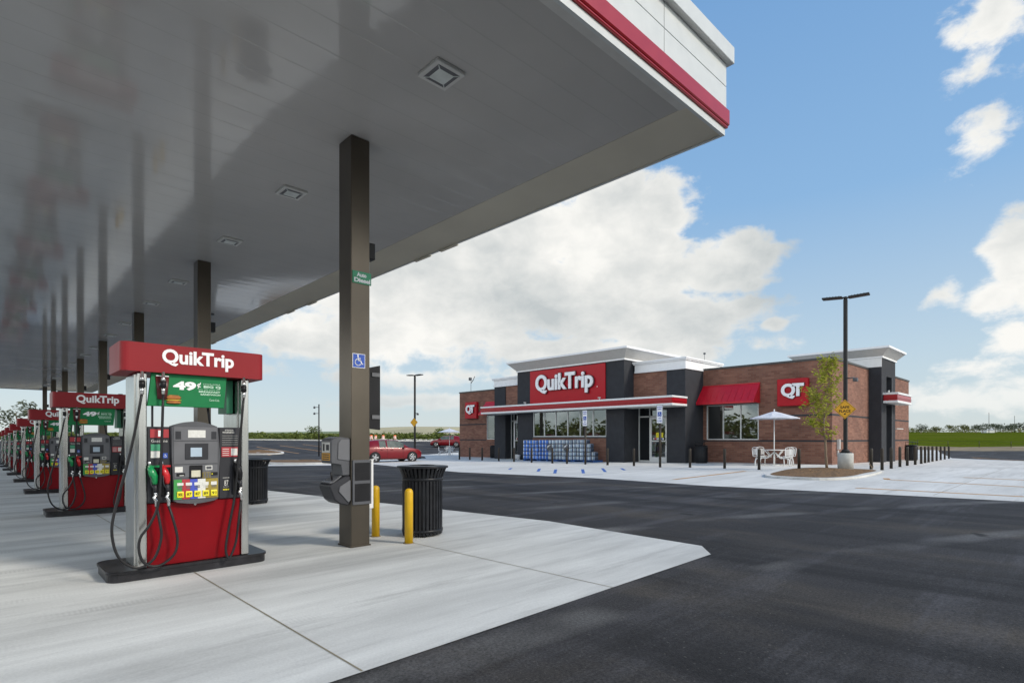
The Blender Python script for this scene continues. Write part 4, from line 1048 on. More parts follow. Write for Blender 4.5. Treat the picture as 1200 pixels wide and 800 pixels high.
for x, y, l in ((28.7, 32.0, 'round black bin against the left charcoal pier of the store'), (42.0, 7.9, 'round black bin at the far right corner of the store')):
    o = copy_tree(rc); o.location = (x, y, gz(x, y)+.01); o['label'] = l
# small white tub at left door
t = empty('white_bucket', (26.7, 27.3, gz(26.7, 27.3)+.01), 0, 'small white bucket beside the left entrance door', 'bucket')
b = MB(); b.lathe(0, 0, [(.11, 0), (.14, .34), (.145, .35), (.13, .35)], 16); b.build('body', 'white', t)

# ------------------------------------------------------------------ tables and umbrellas
def table(x, y, rz, label):
    r = empty('patio_table', (x, y, gz(x, y)+.01), rz, label, 'table')
    b = MB(); b.lathe(0, 0, [(.50, .725), (.53, .735), (.53, .755), (.03, .757)], 32); b.build('tabletop', 'white', r)
    b = MB(); b.cyl(0, 0, .02, .72, .04, n=12); b.cyl(0, 0, 0, .02, .25, n=20)
    for k in range(4):
        a = PI/4+k*PI/2; c, s = math.cos(a), math.sin(a)
        b.tube([(c*.04, s*.04, .62), (c*.40, s*.40, .36), (c*.62, s*.62, .36)], .024, 8, 3)
        b.tube([(c*.5, s*.5, .70), (c*.2, s*.2, .40)], .02, 6, 1)
    b.build('pedestal', 'white', r)
    for k in range(4):
        a = PI/4+k*PI/2
        Mx = Matrix.Rotation(a, 4, 'Z')
        b = MB()
        b.tube([(.62, 0, .36), (.80, 0, .36), (1.02, 0, .30), (1.05, 0, 0)], .026, 8, 3)
        b.tube([(.86, -.17, .40), (.92, -.19, .2), (.93, -.2, 0)], .02, 6, 2); b.tube([(.86, .17, .40), (.92, .19, .2), (.93, .2, 0)], .02, 6, 2)
        bmesh.ops.transform(b.bm, matrix=Mx, verts=b.bm.verts); b.build('seat_leg', 'white', r)
        b = MB(); b.box(.66, 1.02, -.21, .21, .42, .445, .01)
        for j in range(7): b.box(1.02+.012, 1.035, -.20+.06*j, -.165+.06*j, .50, .80)
        b.tube([(1.0, -.21, .43), (1.03, -.215, .52), (1.05, -.21, .84), (1.05, .21, .84), (1.03, .215, .52), (1.0, .21, .43)], .014, 6, 3)
        bmesh.ops.transform(b.bm, matrix=Mx, verts=b.bm.verts); b.build('seat', 'white', r)
    return r
def umbrella(x, y, label):
    z = gz(x, y)+.01; r = empty('patio_umbrella', (x, y, z), .2, label, 'umbrella')
    b = MB(); b.cyl(0, 0, .03, 2.62, .024, n=10); b.build('pole', 'white', r)
    b = MB(); n = 8; bm = bmesh.new(); c = bm.verts.new((0, 0, 2.62)); prev = [c]*n; sub = 4
    rings = []
    for k, (rr, z_) in enumerate(((.28, 2.54), (.65, 2.42), (1.13, 2.27), (1.13, 2.23))):
        ring_ = []
        for i in range(n*sub):
            a = 2*PI*i/(n*sub); f = (i % sub)/sub; sag = math.sin(PI*f)
            q = rr*(1-.05*sag*(k > 0)); ring_.append(bm.verts.new((q*math.cos(a), q*math.sin(a), z_-.03*sag*(k == 1) + (.02*sag if k > 1 else 0))))
        rings.append(ring_)
    m_ = n*sub
    for i in range(m_): bm.faces.new((c, rings[0][i], rings[0][(i+1) % m_]))
    for a_, b_ in zip(rings, rings[1:]):
        for i in range(m_): bm.faces.new((a_[i], b_[i], b_[(i+1) % m_], a_[(i+1) % m_]))
    b._merge(bm); b.build('canopy', 'canvas', r)
    b = MB(); b.lathe(0, 0, [(.02, 2.62), (.035, 2.66), (.03, 2.70), (0, 2.72)], 10); b.build('finial', 'white', r)
    b = MB()
    for i in range(8):
        a = 2*PI*i/8; b.tube([(0, 0, 2.56), (1.08*math.cos(a), 1.08*math.sin(a), 2.24)], .008, 4, 1)
    b.build('ribs', 'offwhite', r); return r
pt = table(27.9, 10.75, .25, 'white round patio table with attached seats in front of the right QT sign')
umb = umbrella(27.9, 10.75, 'white umbrella over the patio table right of the awning window')
o = copy_tree(pt); o.location = (33.2, 43.6, gz(33.2, 43.6)+.01); o['label'] = 'white patio table with attached seats beyond the left end of the store'
o = copy_tree(umb); o.location = (33.2, 43.6, gz(33.2, 43.6)+.01); o['label'] = 'pale umbrella beyond the left end of the store, in front of a red car'

# ------------------------------------------------------------------ lamps
def lamp(x, y, H_, label, base, signtext, cz, rz=0, two=True, signr=.36):
    z = gz(x, y)+.01; r = empty('parking_lot_lamp', (x, y, z), 0, label, 'lamp post')
    z0 = 0
    if base:
        b = MB(); b.lathe(0, 0, [(.265, 0), (.265, .70), (.25, .72)], 28); b.build('concrete_base', 'concrete_block', r); z0 = .72
        b = MB(); b.box(-.17, .17, -.17, .17, .721, .76, .01); b.lathe(0, 0, [(.16, .76), (.12, .85), (.09, .86)], 12); b.build('base_plate', 'pole', r)
    b = MB(); b.box(-.062, .062, -.062, .062, z0+.03, H_-.05, .012); b.build('pole', 'pole', r)
    for sgn in (-1, 1):
        b = MB(); b.box(-.17, .17, .1, .78, -.03, .03, .012); b.box(-.03, .03, 0, .12, -.03, .02)
        for k in range(5): b.box(-.15, .15, .2+.1*k, .215+.1*k, .031, .05)
        Mx = Matrix.Translation((0, 0, H_+(.02 if sgn > 0 else -.0)))@Matrix.Rotation(rz+(PI if sgn < 0 else 0), 4, 'Z')@Matrix.Rotation(.05, 4, 'X')
        bmesh.ops.transform(b.bm, matrix=Mx, verts=b.bm.verts); b.build('lamp_head', 'pole', r)
        if not two: break
    b = MB(); b.lathe(0, 0, [(.05, H_-.06), (.07, H_-.03), (.05, H_+.05)], 10); b.build('bracket', 'pole', r)
    b = MB(); b.tube([(.0, -.06, 3.56), (.1, -.28, 3.58)], .025, 6, 1); b.box(-.02, .12, -.40, -.24, 3.42, 3.56, .02); b.build('security_camera', 'dark2', r)
    return r, z
L1, z1 = lamp(23.83, 6.55, 6.62, 'tall dark twin headed lamp post on a concrete base near the store corner', True, True, 2.4, rz=.15)
sp = empty('safe_place_sign', (23.75, 6.55, z1+2.38), 0, 'yellow diamond SAFE PLACE sign on the right lamp post', 'sign')
def diamond(r, R_, X=-.02, txt=True, facing=0):
    b = MB(); b.prism([(0, R_), (R_, 0), (0, -R_), (-R_, 0)], 'x', X, X+.008, bev=.002); p = b.build('panel', 'sign_yellow', r)
    b = MB()
    for k in range(4):
        q = [(0, 1), (1, 0), (0, -1), (-1, 0)]; a, c = q[k], q[(k+1) % 4]; o_, i_ = R_*.93, R_*.89
        b.prism([(a[0]*o_, a[1]*o_), (c[0]*o_, c[1]*o_), (c[0]*i_, c[1]*i_), (a[0]*i_, a[1]*i_)], 'x', X-.003, X-.0005)
    b.build('border', 'black', r); return p
diamond(sp, .37)
b = MB(); add_text(b, 'SAFE', '-x', .15, -.15, .035, .13, -.021, .02, .004); add_text(b, 'PLACE', '-x', .19, -.19, -.115, -.015, -.021, .02, .004); b.box(-.024, -.021, -.03, .03, -.20, -.15); b.build('lettering', 'black', sp)
sp.rotation_euler.z = math.radians(-48+4)+.0
sp.rotation_euler.z = math.radians(12)
L2, z2 = lamp(24.9, 37.2, 6.55, 'distant dark lamp post rising behind the red hatchback at left', False, True, 2.4, rz=.2)
sp2 = empty('diamond_sign', (24.8, 37.15, z2+2.85), math.radians(20), 'small yellow diamond sign on the left lamp post', 'sign')
diamond(sp2, .36)
r = empty('camera_pole', (24.0, 52.5, gz(24, 52.5)), 0, 'thin dark pole with two small cameras behind the service unit', 'pole')
b = MB(); b.cyl(0, 0, 0, 5.1, .07, .06, n=8); b.build('pole', 'pole', r)
for z in (4.2, 4.8):
    b = MB(); b.tube([(0, 0, z), (-.3, .2, z)], .03, 6, 1); b.lathe(-.35, .24, [(.09, z-.12), (.11, z), (.05, z+.1)], 10); b.build('camera_head', 'dark2', r)

# ------------------------------------------------------------------ trees
def leafcloud(b, cx, cy, cz, rx, ry, rz, n, size, rnd, shell=.35):
    bm = bmesh.new()
    for _ in range(n):
        while True:
            p = Vector((rnd.uniform(-1, 1), rnd.uniform(-1, 1), rnd.uniform(-1, 1)))
            if shell < p.length < 1: break
        c = Vector((cx+p.x*rx, cy+p.y*ry, cz+p.z*rz))
        s = size*rnd.uniform(.5, 1.25); q = Matrix.Rotation(rnd.uniform(0, 6.3), 3, 'Z')@Matrix.Rotation(rnd.uniform(-1.2, 1.2), 3, 'X')@Matrix.Rotation(rnd.uniform(-.8, .8), 3, 'Y')
        pts = [(-.5, 0, 0), (0, -.26, .03), (.5, 0, 0), (0, .26, .03)]
        vs = [bm.verts.new(c+q@(Vector(t)*s)) for t in pts]; bm.faces.new(vs)
    b._merge(bm)
rnd = random.Random(11)
tx, ty = 24.67, 7.45; tz = gz(tx, ty)+.1
tr = empty('young_tree', (tx, ty, tz), 0, 'young slender tree with yellow green leaves in the mulch bed by the store corner', 'tree')
b = MB()
def P_(dx, z): # offset mostly across the view: along (.72,-.69)
    return (dx*.72+rnd.uniform(-.05, .05), -dx*.69+rnd.uniform(-.05, .05), z)
trunk = [(0, 0, 0), P_(-.03, .5), P_(-.08, 1.1), P_(-.12, 1.7), P_(-.05, 2.3), P_(.05, 3.0), P_(.12, 3.7), P_(.16, 4.3)]
b.tube(trunk, [.055, .048, .042, .036, .028, .02, .012, .006], 8, 4)
twigs = []
for k in range(26):
    z = 1.25+3.0*k/26; a = rnd.uniform(0, 6.28)+k*2.4; L_ = (1.12-.55*abs((z-2.3)/2.0))*rnd.uniform(.55, 1.05)
    i = (z/4.3)*7; i0 = min(int(i), 6); base = Vector(trunk[i0]).lerp(Vector(trunk[i0+1]), i-i0)
    end = base+Vector((math.cos(a)*L_*.8, math.sin(a)*L_*.8, L_*.75)); mid = base.lerp(end, .5)+Vector((0, 0, -.05))
    b.tube([base, mid, end], [.014, .009, .005], 5, 3); twigs.append((base, mid, end))
b.build('trunk', 'bark', tr)
b = MB()
for base, mid, end in twigs:
    for t in (.3, .55, .8, 1.0):
        c = base.lerp(end, t); s = rnd.uniform(.16, .27)
        if rnd.random() < .12: continue
        leafcloud(b, c.x, c.y, c.z, s, s, s*.85, int(22*rnd.uniform(.5, 1.3)), .15, rnd, 0)
leafcloud(b, trunk[-1][0], trunk[-1][1], 4.1, .2, .2, .35, 40, .11, rnd, 0)
b.build('crown', 'leaf', tr, recalc=False)

def bgtree(x, y, h, w, label, grp, m='leaf_far', n=420, cat='tree'):
    z = gz(x, y)-.1; r = empty('background_tree', (x, y, z), 0, label, cat, grp)
    b = MB(); b.tube([(0, 0, 0), (.03*h, 0, h*.3), (-.02*h, 0, h*.7)], [h*.03, h*.02, h*.01], 6, 2); b.build('trunk', 'bark', r)
    b = MB()
    for k in range(9):
        a = rnd.uniform(0, 6.28); d = rnd.uniform(0, .5)*w
        leafcloud(b, d*math.cos(a), d*math.sin(a), h*rnd.uniform(.42, .86), w*.32, w*.32, h*.2, n//9, w*.13, rnd, .2)
    b.build('crown', m, r, recalc=False); return r
H_ = math.radians(46.3); Fv = (math.cos(H_), math.sin(H_)); Rv = (math.sin(H_), -math.cos(H_))
def far(d, t):      # a point at depth d along the view heading of the site, t = sideways ratio
    return Fv[0]*d+Rv[0]*d*t, Fv[1]*d+Rv[1]*d*t
rt = [(.735, 300, 5.5, 5, 'leaf_far'), (.762, 330, 4.6, 6, 'leaf_olive'), (.79, 320, 4.8, 6, 'leaf_olive'), (.812, 310, 5.2, 7, 'leaf_olive'), (.834, 300, 5.0, 5, 'leaf_far'), (.846, 300, 5.4, 5.5, 'leaf_far'),
      (.868, 305, 5.4, 6, 'leaf_far'), (.882, 310, 5.3, 6, 'leaf_far'), (.897, 300, 5.6, 7, 'leaf_far'), (.911, 305, 5.8, 7, 'leaf_far'), (.93, 320, 5, 6, 'leaf_far'), (.95, 330, 5, 7, 'leaf_olive')]
for i, (t, d, h, w, m) in enumerate(rt):
    x, y = far(d, t)
    bgtree(x, y, h, w, 'small far tree on the horizon beyond the green field', 'trees on the right horizon', m)
# far right wood and hedges, uncountable
b = MB(); 
for k in range(70):
    t = rnd.uniform(.70, 1.35); d = rnd.uniform(370, 420); x, y = far(d, t); h = rnd.uniform(2.0, 3.6)+(3.2 if t > .96 else 0)*rnd.uniform(.5, 1)
    leafcloud(b, x, y, gz(x, y)+h*.5, 8, 8, h*.6, 120, 1.1, rnd, .1)
o = b.build('distant_woodland', 'leaf_olive', recalc=False); o['kind'] = 'stuff'; o['label'] = 'hazy line of far woodland along the right horizon'; o['category'] = 'woodland'
# left hedgerow, uncountable
b = MB()
for k in range(300):
    t = -1.02+.98*k/300*1.0+rnd.uniform(-.01, .01); d = 118+rnd.uniform(-5, 7)+abs(t)*6; x, y = far(d, t)
    h = rnd.uniform(.9, 1.6)*(1.25 if rnd.random() < .12 else 1)
    leafcloud(b, x, y, gz(x, y)+h*.45, 2.1, 2.1, h*.55, 70, .8, rnd, 0)
o = b.build('hedgerow', 'leaf_dark', recalc=False); o['kind'] = 'stuff'; o['label'] = 'low green hedgerow behind the left parking lot'; o['category'] = 'hedge'
for t, h in ((-.89, 6.8), ):
    x, y = far(95, t); bgtree(x, y, h, 4.5, 'leafy tree beyond the last dispensers at the left edge of the picture', None, 'leaf_far', 500)
for i, (t, h, l) in enumerate(((-.545, 2.8, 'small bush rising above the hedgerow, left of the camera pole'), (-.355, 3.0, 'dark bush above the hedgerow just left of the nearest column'), (-.128, 2.6, 'bush above the hedgerow right of the left lamp post'))):
    x, y = far(120, t); bgtree(x, y, h, 3.2, l, None, 'leaf_dark', 500)
b = MB()
for k in range(150):
    y = -90+240*k/150; x = -95+rnd.uniform(-8, 8); h = rnd.uniform(4, 9)
    leafcloud(b, x, y, gz(x, y)+h*.5, 3.6, 3.6, h*.55, 70, 1.9, rnd, 0)
o = b.build('roadside_woodland', 'leaf_dark', recalc=False); o['kind'] = 'stuff'; o['label'] = 'wooded edge across the road, mirrored in the store windows'; o['category'] = 'woodland'
# low shrubs along the far kerb
b = MB()
for k in range(46):
    t = -.60+.0105*k; d = 88+rnd.uniform(-1, 1)*.5; x, y = far(d, t)
    if rnd.random() < .25: continue
    leafcloud(b, x, y, gz(x, y)+.15, .35, .35, .28, 60, .16, rnd, .1)
o = b.build('kerb_planting', 'leaf_dark', recalc=False); o['kind'] = 'stuff'; o['label'] = 'row of tiny dark shrubs along the far kerb of the left lot'; o['category'] = 'shrubs'
# hills behind
def hill(name, t0, t1, d, hfun, m, n=60):
    bm = bmesh.new(); A = []; B = []; C_ = []
    for i in range(n+1):
        t = t0+(t1-t0)*i/n; x, y = far(d, t); x2, y2 = far(d*1.35, t); x3, y3 = far(d*.7, t)
        z = gz(x, y); A.append(bm.verts.new((x3, y3, gz(x3, y3)-.5))); B.append(bm.verts.new((x, y, z+hfun(i/n)))); C_.append(bm.verts.new((x2, y2, gz(x2, y2)-1)))
    for P1, P2 in ((A, B), (B, C_)):
        for i in range(n): bm.faces.new((P1[i], P1[i+1], P2[i+1], P2[i]))
    bmesh.ops.recalc_face_normals(bm, faces=bm.faces)
    me = bpy.data.meshes.new(name); bm.to_mesh(me); bm.free(); me.materials.append(M[m]); o = bpy.data.objects.new(name, me); col.objects.link(o); struct(o)
M['drygrass'] = mat('dry_hillside', (.42, .37, .22), .95, var=.2, scale=.03)
M['farfield'] = mat('hazy_field', (.16, .2, .10), .95, var=.25, scale=.02)
hill('hills', -.30, .12, 320, lambda u: .8+3.6*math.sin(PI*min(1, u*1.05))**.5*(.9+.1*math.sin(u*9)), 'drygrass')
hill('hills', -1.2, -.3, 400, lambda u: .6+.6*math.sin(u*7), 'farfield')
# distant low buildings, cars row and poles on the right horizon
for i, (t, w, h) in enumerate(((.855, 5, 1.6), (.955, 9, 2.2), (.985, 8, 1.9), (1.02, 12, 2.1), (1.06, 9, 1.8))):
    x, y = far(345, t); r = empty('distant_building', (x, y, gz(x, y)), math.radians(-44), 'tiny pale low building on the right horizon among trees', 'building', 'far buildings on the horizon')
    b = MB(); b.box(-w/2, w/2, -2, 2, 0, h); b.build('wall', 'white', r)
    b = MB(); b.prism([(-2.3, h), (2.3, h), (0, h+.9)], 'x', -w/2-.2, w/2+.2); b.build('roof', 'offwhite', r)
for t, h in ((.857, 12), (.694, 9), (.903, 10), (.962, 9), (-.30, 7), (.06, 6)):
    x, y = far(330 if t > .5 else 150, t); r = empty('utility_pole', (x, y, gz(x, y)), 0, 'thin utility pole on the horizon', 'utility pole', 'far utility poles')
    b = MB(); b.cyl(0, 0, 0, h, .16, .10, n=6); b.build('pole', 'bronze_dk', r)
    b = MB(); b.box(-.9, .9, -.06, .06, h-.7, h-.55); b.build('crossarm', 'bronze_dk', r)
# traffic barrels
for t, d in ((-.253, 100), (-.2315, 104), (-.2105, 106), (-.245, 108)):
    x, y = far(d, t); r = empty('traffic_drum', (x, y, gz(x, y)), 0, 'orange and white traffic drum beyond the left parking lot', 'traffic drum', 'orange drums behind the lot')
    b = MB(); b.lathe(0, 0, [(.3, 0), (.27, .35), (.25, .9), (.2, 1.05)], 14); b.lathe(0, 0, [(.4, 0), (.4, .06)], 14); b.build('body', 'orange', r)
    b = MB(); b.lathe(0, 0, [(.285, .35), (.275, .5)], 14, caps=False); b.lathe(0, 0, [(.265, .65), (.258, .8)], 14, caps=False); b.build('stripe', 'letter', r)
# rubble blocks along the lot edge
b = MB()
for k in range(70):
    t = -.26+.24*k/70+rnd.uniform(-.002, .002); d = rnd.uniform(90, 97); x, y = far(d, t); s = rnd.uniform(.15, .4); b.box(x-s, x+s, y-s, y+s, gz(x, y)-.1, gz(x, y)+s*.8, .04)
o = b.build('broken_concrete', 'concrete_block'); o['kind'] = 'stuff'; o['label'] = 'pale rubble scattered along the far edge of the lot'; o['category'] = 'rubble'
# low field fence at right
r = empty('field_fence', (84, 8, gz(84, 8)), 0, 'low thin wire fence between the asphalt and the green field', 'fence')
fo = r.location.copy(); b = MB()
pts = [Vector((84.5, 30)), Vector((83, 12)), Vector((88, 4)), Vector((84, -14)), Vector((70, -40))]
for a, c in zip(pts, pts[1:]):
    n = max(2, int((c-a).length/3))
    for i in range(n):
        p = a.lerp(c, i/n); b = MB(); b.cyl(p.x, p.y, gz(p.x, p.y), gz(p.x, p.y)+.75, .03, n=6); b.build('post', 'bronze_dk', r, origin=fo)
b = MB()
for a, c in zip(pts, pts[1:]):
    for h in (.35, .7): b.tube([(a.x, a.y, gz(a.x, a.y)+h), (c.x, c.y, gz(c.x, c.y)+h)], .012, 4, 1)
b.build('wire', 'bronze_dk', r, origin=fo)
# small stakes and markers in mulch: bits of leaf
r = empty('lawn_marker', (25.0, 5.95, gz(25, 5.95)+.1), 0, 'small broken twig lying at the right end of the mulch bed', 'twig')
b = MB(); b.tube([(0, 0, 0), (-.12, .02, .12), (-.2, .05, .2)], .018, 5, 2); b.tube([(0, 0, .02), (.14, 0, .08)], .02, 5, 1); b.build('stem', 'bark', r)

# ------------------------------------------------------------------ cars
def car(x, y, rz, label):
    R = empty('hatchback_car', (x, y, gz(x, y)+.012), rz, label, 'car')
    # local: x forward, length 4.2 centred, z up
    st = [  # x, half width at body, belt/hood z, top z, half width top, sill z, cabin?
        (-2.08, .70, .80, .80, .60, .42), (-2.02, .80, .95, .97, .66, .30), (-1.86, .86, .98, 1.20, .60, .24), (-1.60, .88, .99, 1.385, .60, .22), (-1.35, .89, .985, 1.43, .61, .20),
        (-1.0, .895, .975, 1.455, .61, .20), (-.55, .90, .965, 1.47, .62, .20), (-.45, .90, .965, 1.47, .62, .20), (0, .90, .955, 1.465, .62, .20), (.3, .90, .945, 1.44, .61, .20), (.42, .90, .94, 1.42, .61, .20),
        (.75, .90, .93, 1.22, .64, .20), (1.06, .89, .925, .985, .68, .20), (1.15, .885, .92, .955, .68, .20), (1.5, .87, .87, .905, .62, .20), (1.8, .84, .80, .84, .55, .20), (2.02, .76, .68, .72, .48, .24), (2.12, .62, .52, .55, .40, .34)]
    rings = []; bm = bmesh.new()
    for X, w, bz, tz_, tw, sz in st:
        cab = tz_-bz > .12
        half = [(w*.90, sz), (w*.985, sz+.12), (w, (sz+bz)/2+.05), (w*.975, bz-.04), (w*.95, bz), (tw+.035 if cab else w*.9, tz_-(.05 if cab else .02)), (tw*.86, tz_), (0, tz_+.015)]
        ring_ = [bm.verts.new((X, p, q)) for p, q in half]+[bm.verts.new((X, -p, q)) for p, q in half[-2::-1]]
        rings.append(ring_)
    n = len(rings[0]); glass = []; pane_rear = []
    for i in range(len(rings)-1):
        for j in range(n):
            k = (j+1) % n
            f = bm.faces.new((rings[i][j], rings[i+1][j], rings[i+1][k], rings[i][k])); f.smooth = True
            X0, X1 = st[i][0], st[i+1][0]
            g = False
            if j in (4, n-6): # side glass band
                if X0 >= -1.6 and X1 <= .75 and not (abs(X0+.55) < .01) and (st[i][3]-st[i][2] > .2): g = True
                if X0 >= .42 and X1 < 1.0: g = True
                if X0 < -1.34 and X0 > -1.61: g = False
            if j in (5, 6, 7, 8) and X0 >= .42 and X1 <= 1.07: g = True
            if j in (6, 7) and X1 <= -1.59 and X0 > -2.03: g = True
            if g: glass.append(f)
    bm.faces.new(rings[0][::-1]); bm.faces.new(rings[-1])
    gv = [[v.co.copy() for v in f.verts] for f in glass]
    bmesh.ops.delete(bm, geom=glass, context='FACES_ONLY')
    # wheel arches pushed in
    b = MB(); b._merge(bm); body = b.build('body', 'carred', R)
    b = MB()
    for q in gv:
        c = sum(q, Vector())/4; nrm = (q[1]-q[0]).cross(q[2]-q[0]).normalized()
        if nrm.dot(c-Vector((0, 0, .8))) < 0: nrm = -nrm
        b.quad([p-nrm*.006 for p in q])
    b.build('window', 'carglass', R)
    b = MB(); b.box(-1.95, 2.0, -.78, .78, .17, .30); b.box(1.95, 2.10, -.5, .5, .26, .42, .01); b.build('underbody', 'black', R)
    for sx in (-1.33, 1.30):
        for sy in (-1, 1):
            yw = sy*.80
            b = MB(); b.lathe(0, 0, [(.365, 0), (.365, .14)], 28)
            for v in b.bm.verts: v.co = Vector((sx+v.co.x, sy*(.775+v.co.z), .335+v.co.y))
            b.build('wheel_arch', 'black', body)
            b = MB(); b.lathe(0, 0, [(.22, .0), (.315, .005), (.325, .03), (.325, .17), (.31, .195), (.22, .20)], 28)
            for v in b.bm.verts: v.co = Vector((sx+v.co.x, sy*(.725+v.co.z), .325+v.co.y))
            wo = b.build('wheel', 'cartyre', R)
            b = MB()
            b.lathe(0, 0, [(.225, .17), (.225, .20), (.20, .20), (.20, .17)], 24)
            b.lathe(0, 0, [(.05, .17), (.05, .205)], 12)
            for v in b.bm.verts: v.co = Vector((sx+v.co.x, sy*(.725+v.co.z), .325+v.co.y))
            for k in range(5):
                a = 2*PI*k/5; ca_, sa_ = math.cos(a), math.sin(a); px_, pz_ = -sa_, ca_
                q0 = [(ca_*.03+px_*.045, sa_*.03+pz_*.045), (ca_*.21+px_*.06, sa_*.21+pz_*.06), (ca_*.21-px_*.045, sa_*.21-pz_*.045), (ca_*.03-px_*.03, sa_*.03-pz_*.03)]
                b.prism([(sx+u, .325+v) for u, v in q0], 'y', min(sy*.905, sy*.928), max(sy*.905, sy*.928))
            b.build('rim', 'chrome', wo)
    for sy in (-1, 1):
        b = MB(); b.box(1.86, 2.03, min(sy*.52, sy*.74), max(sy*.52, sy*.74), .60, .70, .02); b.build('headlight', 'headlamp', R)
        b = MB(); b.box(-2.075, -1.93, min(sy*.55, sy*.80), max(sy*.55, sy*.80), .80, .92, .02); b.build('tail_light', 'tail', R)
        b = MB(); b.box(.62, .80, min(sy*.93, sy*1.06), max(sy*.93, sy*1.06), .93, 1.05, .03); b.build('mirror', 'carred', R)
        b = MB()
        for dx in (-.15, -.85): b.box(dx-.10, dx+.06, min(sy*.905, sy*.925), max(sy*.905, sy*.925), .82, .845, .005)
        b.build('door_handle', 'carred', body)
        b = MB()
        for dx in (.62, -.49, -1.25): b.box(dx-.004, dx+.004, min(sy*.895, sy*.9035), max(sy*.895, sy*.9035), .30, .90)
        b.build('door_gap', 'black', body)
    return R
c1 = car(19.95, 32.9, math.radians(-8), 'red hatchback parked on the pale concrete left of the store')
o = copy_tree(c1); o.location = (44.2, 58.6, gz(44.2, 58.6)+.012); o.rotation_euler.z = math.radians(135); o['label'] = 'smaller looking red car farther away, behind the pale umbrella left of the store'

# ------------------------------------------------------------------ world
w = bpy.data.worlds.new('World'); scene.world = w; w.use_nodes = True
N = w.node_tree.nodes; L = w.node_tree.links; bg = N['Background']
SUN_EL, SUN_AZ = math.radians(36), math.radians(158)      # azimuth measured from +Y towards +X
sky = N.new('ShaderNodeTexSky'); sky.sky_type = 'NISHITA'; sky.sun_disc = False; sky.sun_elevation = SUN_EL; sky.sun_rotation = SUN_AZ
sky.air_density = 1.0; sky.dust_density = .6; sky.ozone_density = 1.4
tcn = N.new('ShaderNodeTexCoord'); d = tcn.outputs['Generated']; sp_ = N.new('ShaderNodeSeparateXYZ'); L.new(d, sp_.inputs[0])
fx = math_(N, L, 'ADD', math_(N, L, 'MULTIPLY', sp_.outputs[0], Fv[0]), math_(N, L, 'MULTIPLY', sp_.outputs[1], Fv[1]))
rx_ = math_(N, L, 'ADD', math_(N, L, 'MULTIPLY', sp_.outputs[0], Rv[0]), math_(N, L, 'MULTIPLY', sp_.outputs[1], Rv[1]))
az = math_(N, L, 'ARCTAN2', rx_, fx); el = math_(N, L, 'ARCSINE', sp_.outputs[2])
cbn = N.new('ShaderNodeCombineXYZ'); L.new(az, cbn.inputs[0]); L.new(math_(N, L, 'MULTIPLY', el, 1.5), cbn.inputs[1])
def wn(scale, detail, rough, off=(0, 0, 0), dist=0):
    mp = N.new('ShaderNodeMapping'); mp.inputs['Location'].default_value = off; L.new(cbn.outputs[0], mp.inputs[0])
    n = N.new('ShaderNodeTexNoise'); n.inputs['Scale'].default_value = scale; n.inputs['Detail'].default_value = detail; n.inputs['Roughness'].default_value = rough; n.inputs['Distortion'].default_value = dist
    L.new(mp.outputs[0], n.inputs['Vector']); return n.outputs['Fac']
def sky_at(px, py):
    r = (px-600)/652.2; u = (513.2-py)/652.2; a = math.atan(r); return a, math.atan(u*math.cos(a))
blobs = []
for px, py, wx, wy, k in ((650, 318, 210, 100, 1.3), (735, 262, 92, 66, 1.3), (850, 308, 74, 44, 1.3), (770, 375, 150, 40, 1.2), (540, 345, 210, 75, 1.2), (470, 395, 180, 50, .8), (905, 380, 22, 12, .8), (352, 398, 46, 17, 1.3), (700, 408, 260, 22, .8),
                       (1165, 15, 40, 60, .55), (1145, 85, 75, 80, .47), (1160, 145, 70, 70, .5), (1205, 300, 60, 70, 1), (1165, 345, 55, 40, .6), (1105, 345, 50, 30, .5), (1190, 400, 70, 36, .6), (1130, 430, 80, 20, .5), (470, 440, 330, 20, .5), (560, 470, 330, 12, .5), (1100, 470, 220, 30, .5)):
    a, e = sky_at(px, py); a2, _ = sky_at(px+wx, py); _, e2 = sky_at(px, py-wy)
    blobs.append((a, e, abs(a2-a), abs(e2-e), k))
blobs += [(1.75, .22, .7, .22, 1), (2.4, .3, .6, .3, .9), (-1.6, .2, .65, .2, 1), (-2.5, .3, .8, .28, .9), (2.6, .45, .5, .25, .9), (-2.2, .35, .7, .2, .9), (-2.9, .8, .5, .2, .7), (1.7, .3, .4, .14, .8), (3.1, .15, .6, .1, .8), (-1.4, .5, .3, .2, .7), (-1.7, .12, .6, .08, .8)]  # clouds out of view, extra ones added to light the pad under the canopy
mm_ = None
for a, e, ra, re_, k in blobs:
    u = math_(N, L, 'DIVIDE', math_(N, L, 'SUBTRACT', az, a), ra); v = math_(N, L, 'DIVIDE', math_(N, L, 'SUBTRACT', el, e), re_)
    q = math_(N, L, 'SQRT', math_(N, L, 'ADD', math_(N, L, 'MULTIPLY', u, u), math_(N, L, 'MULTIPLY', v, v)))
    q = math_(N, L, 'MULTIPLY', math_(N, L, 'SUBTRACT', 1.25, q), k)
    mm_ = q if mm_ is None else math_(N, L, 'MAXIMUM', mm_, q)
mm_ = math_(N, L, 'MINIMUM', mm_, .85)
n1 = wn(7, 9, .56); n2 = wn(3.1, 5, .5, (3.3, 1.7, 0)); n3 = wn(19, 8, .62, (1, 2, 3), .3)
fld = math_(N, L, 'ADD', mm_, math_(N, L, 'MULTIPLY', math_(N, L, 'SUBTRACT', n1, .5), 1.6)); fld = math_(N, L, 'ADD', fld, math_(N, L, 'MULTIPLY', math_(N, L, 'SUBTRACT', n3, .5), .95))
mask = N.new('ShaderNodeMapRange'); mask.interpolation_type = 'SMOOTHSTEP'; L.new(fld, mask.inputs[0]); mask.inputs[1].default_value = .22; mask.inputs[2].default_value = .58
